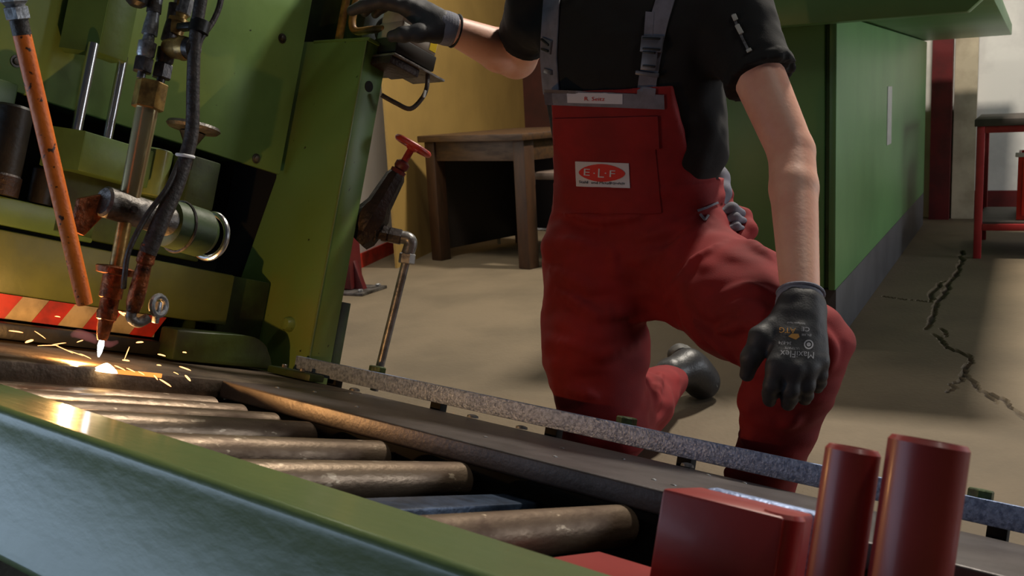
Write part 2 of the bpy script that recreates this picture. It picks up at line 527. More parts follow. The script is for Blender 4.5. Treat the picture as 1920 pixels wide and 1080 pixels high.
# ochre partition on the left of the desk, white panel with red skirting behind it
ya, yb = onfloor(745, 503)[:2], onfloor(806, 474)[:2]
yd = (yb - ya) / np.linalg.norm(yb - ya)
slab('wall_ochre', ya, ya + yd * 3.2, 0.012, 0, 3.0, 'ochre', side=-1)
wa, wb = onfloor(650, 514)[:2], onfloor(745, 470)[:2]
wd = (wb - wa) / np.linalg.norm(wb - wa)
slab('wall_left', wa - wd * 1.0, wa + wd * 3.2, 0.05, 0.0, 3.0, 'white_panel', side=-1)
slab('baseboard_left', wa - wd * 1.0 + np.array([0.012, 0]), wa + wd * 3.2 + np.array([0.012, 0]), 0.012, 0.0, 0.075, 'red_stripe', side=-1)
# far walls
fw0 = ya + yd * 2.9
slab('wall_back', fw0 - RR[:2] * 1.2, fw0 + RR[:2] * 3.6, 0.1, 0, 3.2, 'maroon', side=-1)
wr = onfloor(1790, 410)[:2]
slab('wall_right', wr - RR[:2] * 1.6 + DD[:2] * 0.06, wr + RR[:2] * 4.0 + DD[:2] * 0.06, 0.1, 0, 3.2, 'white_wall', side=-1)
slab('baseboard_right', wr + RR[:2] * 0.10 + DD[:2] * 0.045, wr + RR[:2] * 4.0 + DD[:2] * 0.045, 0.015, 0, 0.16, 'deep_red', side=-1)
slab('trim_1', wr - RR[:2] * 0.02, wr + RR[:2] * 0.10, 0.05, 0, 2.6, 'cream_frame', side=-1)
slab('trim_2', wr - RR[:2] * 0.14 - DD[:2] * 0.05, wr - RR[:2] * 0.03 - DD[:2] * 0.05, 0.08, 0, 2.6, 'deep_red', side=-1)

# ================================================================== BACKGROUND THINGS
# ---- long green machine cabinet
cc = onfloor(1566, 652)
cc = np.array([cc[0], cc[1], 0])
def loc_frame(o, x, y):
    r = Matrix.Identity(4)
    z = np.cross(x, y)
    for i in range(3):
        r[i][0], r[i][1], r[i][2], r[i][3] = x[i], y[i], z[i], o[i]
    return r
t = Thing('machine_cabinet', 'long green sheet-metal machine cabinet on a grey plinth behind the worker', 'cabinet', cc, 'L', rot=loc_frame(cc, RR, DD))
CW, CL, Z0, Z1 = 0.46, 2.95, 0.185, 1.03
t.part('plinth', MB().box(-CW, 0.0, 0.015, CL, 0, Z0, 0.004), 'cab_grey')
t.part('body', MB().box(-CW + .01, -0.022, 0.03, CL - .02, Z0, Z1, 0.003), 'cab')
t.part('front_door', MB().box(-0.44, -0.036, -0.004, 0.03, Z0 + 0.004, Z1 - 0.004, 0.004), 'cab')
sp = t.part('side_panel', MB().box(-0.022, 0.0, -0.004, CL, Z0, Z1 - .004, 0.004), 'cab')
t.part('handle_recess', MB().box(-0.002, 0.003, 1.22, 1.36, 0.56, 0.80, 0.002), 'grey_plastic', sp, 'pale narrow recessed handle strip')
t.part('top_slab', MB().prism([(-CW - .04, 0, Z1 - .033), (0.36, 0, Z1 - .033), (0.41, 0, Z1 + .012), (0.44, 0, Z1 + .06), (-CW - .04, 0, Z1 + .06)], (0, .09, 0), 0.004), 'cab').location = (0, -0.10, 0)
t.part('top_slab', MB().box(-CW - .04, .42, -.008, CL + .05, Z1 + .002, Z1 + .06, .004), 'cab')
t.part('side_rib', MB().box(0.395, 0.425, -0.115, -0.098, Z1 + .012, Z1 + .03, 0.003), 'worn_steel')

# ---- desk
dn = onfloor(985, 505)
dl = onfloor(812, 488)
dx = (dl - dn); dW = np.linalg.norm(dx); dx /= dW           # along the front, to the left
dy = np.array([-dx[1], dx[0], 0]);
if dy[1] < 0: dy = -dy
dz = 0.668
t = Thing('wooden_desk', 'dark brown worn wooden desk against the ochre partition', 'desk', dn, 'L', rot=loc_frame(dn, -dx, dy))
W2, DP = dW + 0.03, 0.76
t.part('desk_top', MB().box(-W2, 0.05, -0.03, DP, dz - 0.035, dz, 0.006), 'wood')
for x in (-W2 + .02, -0.045):
    for y in (0.0, DP - .09):
        t.part('leg', MB().box(x, x + 0.075, y, y + 0.075, 0, dz - 0.035, 0.006), 'wood_leg')
t.part('apron', MB().box(-W2 + .095, -0.045, 0.012, 0.035, dz - 0.135, dz - 0.035, 0.003), 'wood')
t.part('side_apron', MB().box(0.0, 0.022, 0.075, DP - .09, dz - 0.135, dz - 0.035, 0.003), 'wood')
t.part('back_panel', MB().box(-W2 + .03, 0.0, DP - .03, DP - .012, 0.08, dz - 0.035, 0.002), 'plywood')
t.part('side_panel', MB().box(-W2 + .03, -W2 + .05, 0.075, DP - .09, 0.05, dz - 0.035, 0.002), 'plywood')
# ---- chair beyond the desk
ch = dn + dy * .37 - dx * .14
t = Thing('tube_chair', 'grey-brown chair with thin metal legs tucked under the wooden desk', 'chair', ch, 'L', rot=loc_frame(ch, -dy, -dx))
t.part('seat', MB().box(-.24, .24, -.22, .22, .43, .47, 0.018), 'seat_grey')
t.part('backrest', MB().box(-.24, .24, .20, .235, .62, .86, 0.014), 'seat_grey')
for sx in (-1, 1):
    t.part('leg', MB().tube([(sx * .21, -.20, .43), (sx * .225, -.22, 0.01)], .011, 10, 1), 'zinc')
    t.part('leg', MB().tube([(sx * .21, .19, .84), (sx * .215, .215, .43), (sx * .225, .23, 0.01)], .011, 10, 3), 'zinc')
    t.part('stretcher', MB().tube([(sx * .22, -.21, .18), (sx * .22, .22, .18)], .008, 8, 1), 'zinc')
# ---- stick leaning under the desk
sa, sb = onfloor(936, 462), at(920, 300, 5.75)
single('broom_handle', MB().cyl(sa + [0, 0, .012], sb, 0.011, seg=12, ch=.003), 'cream_frame', 'pale wooden stick leaning in the dark under the desk', 'stick', base=(0, 0, 0))

# ---- red bench with crate on the right
br = onfloor(1824, 485)
t = Thing('steel_bench', 'red steel frame bench with a dark top at the right wall', 'bench', br, 'L', rot=loc_frame(br, RR, DD))
BW, BD, BH = 0.95, 0.6, 0.62
for x in (0, BW):
    for y in (0, BD):
        t.part('leg', MB().box(x, x + .033, y, y + .033, 0, BH - .02, 0.003), 'bench_red')
for y in (0, BD):
    t.part('top_rail', MB().box(0.033, BW, y, y + .033, BH - .05, BH - .02, 0.003), 'bench_red')
    t.part('shelf_rail', MB().box(0.033, BW, y, y + .033, 0.13, 0.16, 0.003), 'bench_red')
for x in (0, BW):
    t.part('side_rail', MB().box(x, x + .033, .033, BD, BH - .05, BH - .02, 0.003), 'bench_red')
    t.part('side_rail', MB().box(x, x + .033, .033, BD, .13, .16, 0.003), 'bench_red')
t.part('bench_top', MB().box(-.01, BW + .04, -.01, BD + .05, BH - .02, BH + .012, 0.003), 'bench_top')
t.part('shelf', MB().box(0.02, BW, .02, BD + .01, .16, .168), 'bench_top')
cr = br + RR * 0.17 + DD * 0.08
t = Thing('plastic_crate', 'bright red ribbed plastic crate on the lower shelf of the red bench', 'crate', cr + UP * .17, 'L', rot=loc_frame(cr + UP * .17, RR, DD))
for nm, b in (('front_wall', (0, .5, 0, .012)), ('back_wall', (0, .5, .388, .4)), ('side_wall', (0, .012, .012, .388)), ('side_wall', (.488, .5, .012, .388))):
    t.part(nm, MB().box(*b, 0, .29, 0.002), 'crate_red')
t.part('crate_bottom', MB().box(.012, .488, .012, .388, 0, .01), 'crate_red')
t.part('rim', MB().box(-.012, .512, -.014, .0, .285, .305, 0.003), 'grey_plastic', None, 'pale crate rim')
for i in range(5):
    t.part('rib', MB().box(.02 + i * .105, .05 + i * .105, -.010, .0, .02, .27, 0.002), 'crate_red')

# ---- red stand foot bolted to the floor behind the machine
rf = onfloor(684, 548)
t = Thing('floor_stand', 'dark red post foot on a bolted steel base plate behind the green column', 'stand', rf, 'L', rot=loc_frame(rf, RR, DD))
t.part('base_plate', MB().box(-.16, .05, -.09, .11, 0, .014, 0.003), 'worn_steel')
t.part('post', MB().box(-.15, -.045, -.04, .06, .014, .34, 0.012), 'deep_red')
t.part('gusset', MB().prism([(-.05, -.008, .014), (.0, -.008, .014), (-.05, -.008, .16)], (0, .03, 0), .002), 'deep_red')
for x, y in ((.02, -.06), (.02, .08)):
    t.part('bolt', MB().cyl((x, y, .014), (x, y, .026), .012, seg=6, ch=.002), 'zinc')

# ================================================================== CONVEYOR  (machine frame)
XA, XB = -2.3, 0.95
YI, YO, ZT = -0.425, -0.547, -0.030
t = Thing('roller_conveyor', 'tilted roller conveyor with a glossy green side channel and worn steel rollers', 'conveyor', (0, 0, -0.1), 'M')
def channel_profile():
    # outer web slightly dished between rounded flange edges
    pts = [(YI, ZT), (YO + .012, ZT)]
    for k in range(7):
        a = math.radians(90 + 15 * k)
        pts.append((YO + .010 + .010 * math.cos(a), ZT - .010 + .010 * math.sin(a)))
    pts += [(YO + .003, ZT - .022), (YO + .006, ZT - .05), (YO + .007, ZT - .09), (YO + .006, ZT - .125), (YO + .002, ZT - .150)]
    for k in range(7):
        a = math.radians(180 + 15 * k)
        pts.append((YO + .010 + .012 * math.cos(a), ZT - .162 + .012 * math.sin(a)))
    pts += [(YI, ZT - .174), (YI, ZT - .162), (YO + .03, ZT - .160), (YO + .024, ZT - .14), (YO + .024, ZT - .03), (YO + .03, ZT - .014), (YI, ZT - .012)]
    return pts
side = MB()
nseg = 60
prof = channel_profile()
rings = []
for i in range(nseg + 1):
    x = XA + (XB - XA) * i / nseg
    rings.append([side.bm.verts.new((x, y, z)) for y, z in prof])
n = len(prof)
for A, B in zip(rings[:-1], rings[1:]):
    for k in range(n):
        side.bm.faces.new((A[k], A[(k + 1) % n], B[(k + 1) % n], B[k]))
side.bm.faces.new(rings[0][::-1]); side.bm.faces.new(rings[-1])
t.part('side_channel', side, 'green_channel', ang=50)
RR_ = 0.027
roller_x = [-.0425, -.318, -.482, -.649, -.736, -.823, -.905, .22, .46, .70]
first = None
for x in roller_x:
    if first is None:
        first = t.part('roller', MB().lathe((0, -.43, 0), (0, -.008, 0), [(0, .02), (0, RR_), (.416, RR_), (.420, RR_ - .003), (.422, RR_ - .006), (.422, .012)], 28), 'roller')
        first.location = (x, 0, ZT - RR_ + 0.1 - 0.1)
        # roller meshes are built about their own axis
        first.data.transform(Matrix.Translation((0, 0, -0.1)))
        first.location = (x, 0, ZT - RR_ + 0.1)
        axle = t.part('axle', MB().cyl((0, -.01, 0), (0, .03, 0), .010, seg=12), 'dark_fit', first)
        axle.data.transform(Matrix.Translation((0, 0, -0.1)))
    else:
        o = first.copy(); COL.objects.link(o); o.location = (x, 0, ZT - RR_ + 0.1); o.rotation_euler = (0, random.uniform(0, 6.28), 0)
        a = axle.copy(); COL.objects.link(a); a.parent = o
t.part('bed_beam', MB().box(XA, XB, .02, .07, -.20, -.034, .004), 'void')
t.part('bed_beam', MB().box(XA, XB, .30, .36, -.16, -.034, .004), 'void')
t.part('drip_tray', MB().box(XA, XB, YI, .30, -.232, -.222), 'black')
t.part('cross_plate', MB().box(-.245, -.185, YI + .01, .02, -.15, -.06, .004), 'blue_steel', None, 'bluish steel cross plate between rollers')
for x in (.075, -.6):
    t.part('cross_bar', MB().box(x, x + .03, YI + .005, .02, -.15, -.115, .003), 'green_channel')
RB, RTp = 0.012, 0.048
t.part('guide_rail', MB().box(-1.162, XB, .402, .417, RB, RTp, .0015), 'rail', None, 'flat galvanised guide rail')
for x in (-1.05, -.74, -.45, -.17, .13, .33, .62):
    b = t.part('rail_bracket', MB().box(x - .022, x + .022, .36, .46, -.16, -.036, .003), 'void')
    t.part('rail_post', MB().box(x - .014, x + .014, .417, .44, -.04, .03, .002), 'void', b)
for x in (-.93, -.30, .30):
    b = t.part('rail_bolt', MB().cyl((x, .430, .030), (x, .430, .060), .019, seg=6, ch=.002), 'bolt_green')
    t.part('washer', MB().cyl((x, .430, .026), (x, .430, .031), .024, seg=16), 'bolt_green', b)
for x in (-.95, -.62, -.50, -.15):
    t.part('rail_stud', MB().lathe((x, .392, 0.0), (x, .392, .01), [(0, .012), (.004, .011), (.006, .006), (.0065, .001)], 14), 'zinc')
# legs down to the floor (vertical in the room)
def legbox(x, y, z, m='green_channel'):
    top = M(x, y, z)
    o = t.part('leg', None_mb(top), m)
    return o
def None_mb(top):
    # build in machine coordinates: a post running straight down to the floor
    dn_ = RM.T @ np.array([0, 0, -1.0])
    a = Minv(top); L = top[2] - 0.003
    mb = MB()
    ax = np.array([1.0, 0, 0]) - dn_ * dn_[0]; ax /= np.linalg.norm(ax)
    mb.obox(a + dn_ * L / 2, ax, np.cross(dn_, ax), dn_, .03, .03, L / 2, .003)
    return mb
for x in (-1.9, -.25, .8):
    legbox(x, -.48, ZT - .174)
    legbox(x, .33, -.16)

# ---- workpieces
bar = MB()
a0 = math.radians(-1.0)
t2 = Thing('steel_flat_bar', 'long dark steel flat bar lying on the rollers against the guide rail', 'steel bar', (-.9, .2, 0), 'M')
bb = MB().box(-.905, .93, .004, .385, -.032, 0, .004, 3)
bmesh.ops.rotate(bb.bm, verts=bb.bm.verts[:], cent=(-.9, .39, 0), matrix=Matrix.Rotation(a0, 3, 'Z'))
t2.part('bar', bb, 'plate')
rs = random.Random(5)
for i in range(16):
    x = rs.uniform(-.88, .2); y = rs.uniform(.03, .35)
    t2.part('slag_bead', MB().lathe((x, y, -.001), (x, y, .01), [(0, .005), (.002, .004), (.003, .001)], 8), 'zinc')
t2 = Thing('wide_steel_plate', 'wide steel plate being flame-cut under the torch', 'steel plate', (-1.2, -.2, 0), 'M')
t2.part('plate', MB().box(-2.2, -.918, -.52, .385, -.034, 0.0, .003), 'plate_hot')
hot = MB()
xs_ = np.linspace(-.24, .02, 14)
t2.part('hot_cut_edge', MB().box(-.922, -.9165, -.235, -.12, -.006, .0012, .0005), 'orange_hot', None, 'glowing orange cut edge')

# ================================================================== CUTTING GANTRY
t = Thing('cutting_gantry', 'green gantry of a flame-cutting machine with tilted column and side panel', 'machine', (-1.3, .2, 0), 'M')
XP, XC = -1.365, -1.165
pan = t.part('head_panel', MB().box(XP - .012, XP, -.50, .427, .475, 1.15, .002), 'green')
for y, z in ((.357, .798), (.347, .495), (-.255, .532), (-.4, .9)):
    s_ = t.part('screw', MB().lathe((XP, y, z), (XP + .02, y, z), [(0, .012), (.002, .012), (.002, .008), (.006, .007), (.0075, .004), (.0078, .0005)], 14), 'worn_steel', pan)
t.part('head_body', MB().box(XP - .5, XP - .013, -.50, .42, .50, 1.15), 'green_dark')
t.part('side_block', MB().box(XP - .03, XP + .03, -.42, -.255, .415, .485, .004), 'green_block')
# column : wide front face, narrow lit side face, flared towards its foot
col = MB().prism([(XC, .446, -.06), (XC, .446, .815), (-1.46, .446, .825), (-1.395, .446, .47), (-1.475, .446, .15), (-1.50, .446, -.06)], (0, .074, 0), .003)
t.part('column', col, 'green_col')
t.part('dark_gap_filler', MB().box(-1.66, -1.37, .47, .515, -.1, .60), 'void')  # added near-black filler, paints the gap beside the column as shade
t.part('column_edge', MB().box(XC - .003, XC + .0012, .4445, .448, -.05, .815, .0008), 'green_channel')
t.part('column_foot', MB().box(XC - .05, XC - .002, .52, .552, -.06, .19, .002), 'green_dark')
t.part('cover_strip', MB().box(XP + .01, XC + .004, .446, .522, .815, .824, .001), 'green_col')
hole = t.part('hole', MB().cyl((XC - .001, .478, .712), (XC + .0012, .478, .712), .0135, seg=24), 'void', None, 'dark round hole')
t.part('rear_housing', MB().box(XP - .2, XC - .08, .50, .62, .78, 1.15, .004), 'green_dark')
t.part('bolt_head', MB().lathe((XC - .085, .446, .115), (XC - .085, .42, .115), [(0, .018), (.012, .017), (.018, .013), (.02, .002)], 18), 'green_col')
# slide: blocks, chrome rods, cylinders
t.part('upper_block', MB().box(-1.335, -1.28, -.145, -.08, .585, 1.1, .003), 'green_block')
t.part('block_face', MB().prism([(-1.28, -.145, .585), (-1.335, -.195, .58), (-1.335, -.195, 1.1), (-1.28, -.145, 1.1)], (-.03, .03, 0)), 'green_block')
for (x, y, r) in ((-1.285, -.154, .0105), (-1.30, -.078, .0095)):
    t.part('guide_rod', MB().cyl((x, y, .40), (x, y, .60), r, seg=24), 'chrome')
t.part('lower_block', MB().box(-1.32, -1.25, -.155, .0, .345, .423, .003), 'green_block')
t.part('block_face', MB().prism([(-1.25, -.155, .345), (-1.30, -.205, .342), (-1.30, -.205, .42), (-1.25, -.155, .423)], (-.03, .03, 0)), 'green_block')
bc = t.part('black_cylinder', MB().lathe((-1.32, -.262, .31), (-1.32, -.262, .44), [(0, .034), (.125, .034), (.13, .030)], 28), 'black')
t.part('cylinder_cap', MB().lathe((-1.32, -.262, .27), (-1.32, -.262, .31), [(0, .036), (.036, .037), (.04, .034)], 28), 'iron', bc)
t.part('black_cylinder', MB().lathe((-1.32, -.18, .27), (-1.32, -.18, .34), [(0, .022), (.066, .022), (.07, .018)], 24), 'black')
t.part('teal_cylinder', MB().cyl((-1.29, .035, .335), (-1.29, .035, .435), .030, seg=28, ch=.003), 'green_channel')
t.part('motor_block', MB().box(-1.30, -1.22, .07, .145, .33, .435, .004), 'green_dark')
t.part('motor_block', MB().box(-1.36, -1.31, -.15, .2, .22, .36, .004), 'green_dark')
# horizontal hand disc on its stem
hw = t.part('hand_disc', MB().lathe((-1.2, .045, .478), (-1.2, .045, .50), [(0, .03), (.003, .050), (.009, .055), (.015, .052), (.017, .03), (.012, .012)], 36), 'worn_steel')
t.part('stem', MB().lathe((-1.2, .045, .40), (-1.2, .045, .48), [(0, .012), (.05, .013), (.075, .026)], 20), 'dark_fit', hw)
# beams below
t.part('rear_plate', MB().box(-1.62, -1.60, -.5, .6, -.1, .56), 'void')  # near-black backing, paints the unlit depth inside the gantry
t.part('slide_beam', MB().box(-1.40, -1.31, -.50, -.06, .214, .268, .004), 'green_block')
t.part('cross_beam', MB().box(-1.46, -1.30, -.50, .30, .088, .206, .005), 'olive')
t.part('beam_end', MB().box(-1.50, -1.34, .30, .44, .05, .206, .004), 'green_dark')
# hazard stripes along the lower edge of the beam
guard = t.part('stripe_board', MB().box(-1.46, -1.303, -.50, .12, .040, .0875, .002), 'white_stripe')
for i, y in enumerate(np.arange(-.46, .10, .108)):
    t.part('red_stripe', MB().prism([(-1.303, y - .022, .0405), (-1.303, y + .032, .0405), (-1.303, y + .060, .087), (-1.303, y + .006, .087)], (.0015, 0, 0)), 'red_stripe', guard)
t.part('skid', MB().box(-1.46, -1.25, -.50, .12, .006, .036, .004), 'black')
# rounded guard shoe
pts = [(-1.2, .10, .004), (-1.2, .10, .070), (-1.2, .28, .076)]
for k in range(9):
    a = math.radians(90 - 10 * k)
    pts.append((-1.2, .29 + .085 * math.cos(a), -.008 + .084 * math.sin(a)))
t.part('guard_shoe', MB().prism(pts, (-.06, 0, 0), .006), 'green_dark')
sb_ = t.part('stop_block', MB().box(-1.18, -1.04, .34, .385, .002, .018, .003), 'green_dark')
for x in (-1.15, -1.09):
    t.part('screw', MB().cyl((x, .362, .018), (x, .362, .026), .006, seg=10, ch=.001), 'zinc', sb_)

# ---- ochre pipes on top of the column
t = Thing('ochre_pipe', 'thin ochre bent pipe standing on top of the green column', 'pipe', (-1.26, .47, .824), 'M')
t.part('pipe', MB().tube([(-1.255, .47, 1.05), (-1.255, .47, .93), (-1.255, .47, .875), (-1.24, .475, .853), (-1.20, .485, .858), (-1.165, .50, .862), (-1.15, .51, .845), (-1.148, .515, .824)], .0095, 12, 5), 'brown_pipe')
t.part('pipe_strap', MB().box(-1.29, -1.275, .455, .47, .824, 1.05, .002), 'brown_pipe')

# ---- round plug on the column top
single('black_hose_coil', MB().torus((-1.18, .54, .868), RM.T @ np.array([0.3, -0.9, 0.2]), .034, .012), 'rubber', 'small black hose coil beside the ochre pipe', 'hose', (-1.18, .54, .868), 'M')

# ================================================================== TORCH
TX, TY = -.93, -.238
def tz(z, dx=0, dy=0):
    return (TX + dx, TY + dy - .0, z)
t = Thing('cutting_torch', 'vertical flame-cutting torch with brass body and gas fittings', 'torch', (TX, TY, .04), 'M')
t.part('nozzle', MB().lathe(tz(.046), tz(.12), [(0, .007), (.004, .009), (.02, .0115), (.034, .0125), (.036, .016), (.048, .017), (.052, .015), (.074, .015)], 20), 'hot_copper')
t.part('heat_collar', MB().lathe(tz(.116), tz(.172), [(0, .014), (.002, .0185), (.040, .0185), (.042, .030), (.052, .032), (.054, .029), (.056, .014)], 24), 'hot_copper')
t.part('lower_tube', MB().lathe(tz(.17), tz(.26), [(0, .0115), (.09, .0115)], 20), 'brass')
t.part('barrel', MB().cyl(tz(.26), tz(.442), .0165, .0185, 28), 'torch_tube')
nut = t.part('hex_nut', MB().cyl(tz(.440), tz(.487), .0265, seg=6, ch=.002, ph=.3), 'brass')
for i, (ox, oy) in enumerate(((-.004, -.020), (.004, .012))):
    f = t.part('gas_fitting', MB().lathe(tz(.487, ox, oy), tz(.63, ox, oy), [(0, .007), (.012, .007), (.012, .014), (.034, .014), (.036, .012), (.040, .0145), (.062, .015), (.064, .010), (.075, .009), (.075, .013), (.092, .012), (.11, .010), (.14, .011)], 12), 'dark_fit' if i else 'zinc')
    t.part('union_nut', MB().cyl(tz(.497, ox, oy), tz(.522, ox, oy), .0165, seg=6, ch=.0015), 'dark_fit', f)
tee = t.part('valve_tee', MB().lathe(tz(.55, .006, .012), tz(.55, .055, .02), [(0, .016), (.018, .018), (.03, .019), (.036, .021), (.048, .019), (.049, .004)], 20), 'brass')
t.part('valve_knob', MB().lathe(tz(.55, .050, .018), tz(.55, .075, .022), [(0, .014), (.004, .018), (.016, .018), (.02, .014)], 16), 'dark_fit', tee)
up = t.part('upper_fitting', MB().lathe(tz(.575, .008, .018), tz(.70, .010, .028), [(0, .014), (.022, .015), (.022, .018), (.028, .018), (.03, .012), (.05, .015), (.068, .015), (.07, .008), (.11, .008)], 16), 'brass')
t.part('zinc_sleeve', MB().cyl(tz(.612, .009, .022), tz(.642, .009, .024), .0165, seg=8, ch=.0015), 'zinc', up)
t.part('supply_hose', MB().tube([tz(.60, -.004, -.02), tz(.66, -.008, -.022), tz(.80, -.01, -.03), tz(.95, -.01, -.05)], .012, 12), 'rubber')
t.part('supply_hose', MB().tube([tz(.68, .010, .027), tz(.80, .012, .03), tz(.95, .012, .03)], .010, 12), 'rubber')
t.part('blue_plug', MB().lathe(tz(.60, -.01, -.05), tz(.66, -.01, -.05), [(0, .010), (.006, .018), (.03, .019), (.034, .012), (.06, .012)], 12), 'black')
# hanging hose and cables to the right of the torch
t.part('control_hose', MB().tube([(-.86, -.226, .80), (-.86, -.224, .63), (-.86, -.220, .559), (-.86, -.208, .49), (-.86, -.194, .42), (-.86, -.195, .374), (-.86, -.203, .318), (-.862, -.219, .251), (-.868, -.226, .20)], [.010, .0105, .0105, .011, .0115, .012, .013, .014, .014], 14), 'rubber')
t.part('thin_cable', MB().tube([(-.86, -.195, .80), (-.855, -.190, .66), (-.855, -.195, .61), (-.855, -.214, .565), (-.857, -.213, .53)], .005, 10), 'rubber')
t.part('hose_clamp', MB().lathe((-.86, -.218, .575), (-.86, -.216, .60), [(0, .012), (.002, .017), (.022, .017), (.024, .012)], 16), 'black')
t.part('hose_clip', MB().box(-.905, -.86, -.232, -.215, .58, .592, .003), 'black')
t.part('cable_tie', MB().torus((-.86, -.197, .372), (0.05, -.1, 1), .0135, .0028, 24, 8), 'white_panel', None, 'white cable tie')
t.part('thin_cable', MB().tube([(-.862, -.205, .36), (-.857, -.222, .31), (-.87, -.24, .26), (-.875, -.256, .20), (-.88, -.252, .16), (-.89, -.243, .138)], .0045, 10), 'rubber')
t.part('igniter_tube', MB().lathe((-.868, -.226, .215), (-.885, -.222, .10), [(0, .013), (.03, .015), (.034, .012), (.075, .014), (.10, .014), (.115, .010)], 16), 'hot_copper')
e = t.part('igniter_elbow', MB().tube([(-.884, -.222, .108), (-.886, -.222, .092), (-.884, -.208, .085), (-.880, -.193, .096)], .0085, 12), 'worn_steel')
t.part('wing_nut', MB().torus((-.878, -.180, .118), (1, .2, .1), .016, .0055, 18, 8), 'zinc', e)
t.part('wing_nut', MB().box(-.885, -.873, -.184, -.176, .088, .125, .002), 'zinc', e)
# holder: bracket, clamp, drum with ring handle
t.part('bracket', MB().prism([(-.94, -.262, .292), (-.94, -.318, .268), (-.94, -.322, .215), (-.94, -.298, .21), (-.94, -.262, .262)], (-.012, 0, 0), .002), 'hot_copper')
cl = t.part('clamp_block', MB().lathe((TX, -.285, .272), (TX, -.135, .262), [(0, .022), (.004, .026), (.10, .026), (.15, .026)], 20), 'worn_steel')
t.part('clamp_screw', MB().cyl((TX + .02, -.245, .268), (TX + .033, -.245, .268), .006, seg=6), 'dark_fit', cl)
dr = t.part('clamp_drum', MB().lathe((-.94, -.16, .262), (-.95, -.062, .258), [(0, .030), (.006, .042), (.05, .044), (.085, .044), (.09, .040), (.098, .036)], 28), 'green_dark')
t.part('ring_handle', MB().torus((-.955, -.048, .257), (-.15, 1, 0), .041, .0058, 36, 10), 'chrome', dr)
t.part('drum_strap', MB().torus((-.945, -.125, .26), (-.1, 1, 0), .045, .003, 28, 6), 'dark_fit', dr)

# ---- orange pipe with its hose end
t = Thing('orange_pipe', 'scuffed orange pipe slanting down from a steel coupling beside the torch', 'pipe', (-.85, -.33, .10), 'M')
pa, pb = np.array([-.85, -.329, .104]), np.array([-.85, -.506, .474])
pd = (pb - pa) / np.linalg.norm(pb - pa)
Lp = np.linalg.norm(pb - pa)
op = MB().lathe(pa, pb, [(.004, .008), (0, .0095), (0.0, .0118), (.02, .0122), (Lp, .0125)], 24)
t.part('pipe', op, 'orange')
t.part('sleeve', MB().cyl(pb - pd * .008, pb + pd * .018, .0128, seg=20, ch=.002), 'rubber')
cpl = t.part('coupling', MB().lathe(pb + pd * .014, pb + pd * .09, [(0, .012), (.002, .018), (.018, .018), (.02, .014), (.026, .020), (.05, .020), (.052, .015), (.07, .016)], 6), 'zinc')
t.part('hose', MB().tube([pb + pd * .07, pb + pd * .16, pb + pd * .28 + np.array([0, -.02, .04])], .013, 14), 'rubber', cpl)

# ================================================================== FLAME, POOL, SPARKS
PX, PY = -.918, -.228
single('molten_pool', MB().lathe((PX, PY, -.004), (PX, PY, .01), [(0, .019), (.004, .017), (.009, .011), (.013, .005), (.0145, .001)], 20), 'white_hot', 'white-hot molten spot under the torch nozzle', 'molten metal', (PX, PY, 0), 'M')
t = Thing('torch_flame', 'small blue-white flame at the tip of the cutting nozzle', 'flame', (TX, TY, .02), 'M')
t.part('flame_core', MB().lathe((TX, TY, .018), (TX, TY, .047), [(0, .001), (.008, .0035), (.02, .005), (.028, .004)], 12), 'arc')
fm_ = bpy.data.materials.new('pink_flame'); fm_.use_nodes = True
nt = fm_.node_tree; nt.nodes.clear()
e1 = nt.nodes.new('ShaderNodeVolumePrincipled')
e1.inputs['Density'].default_value = 0.0
e1.inputs['Emission Color'].default_value = (1.0, 0.30, 0.28, 1)
e1.inputs['Emission Strength'].default_value = 9.0
oo = nt.nodes.new('ShaderNodeOutputMaterial'); nt.links.new(e1.outputs[0], oo.inputs['Volume'])
fl = MB()
fl.tube([(TX, TY - .055, .047), (TX, TY - .045, .052), (TX, TY - .025, .049), (TX, TY - .008, .043)], [.003, .008, .008, .005], 10)
fl.tube([(TX, TY + .005, .043), (TX, TY + .016, .041), (TX, TY + .03, .047)], [.006, .006, .003], 10)
t.part('flame_fringe', fl, fm_)
def spark(pos, d, L, r, m='spark'):
    d = np.array(d, float); d /= np.linalg.norm(d)
    p = np.array(pos)
    mb = MB().tube([p - d * L / 2, p - d * L / 4 + np.array([0, 0, .0004]), p + d * L / 4 + np.array([0, 0, .0004]), p + d * L / 2], [r * .35, r, r, r * .3], 6, 2)
    single('spark', mb, m, 'tiny glowing orange spark flying off the cut', 'spark', tuple(p), 'M', 'sparks around the cut')
def onM(x, y, ax, val):
    r = ray(x, y); r = WM @ r
    nrm = RM[:, ax]
    o0 = ORG + nrm * val
    tt = nrm @ (o0 - CAMP) / (nrm @ r)
    return Minv(r * tt + CAMP)
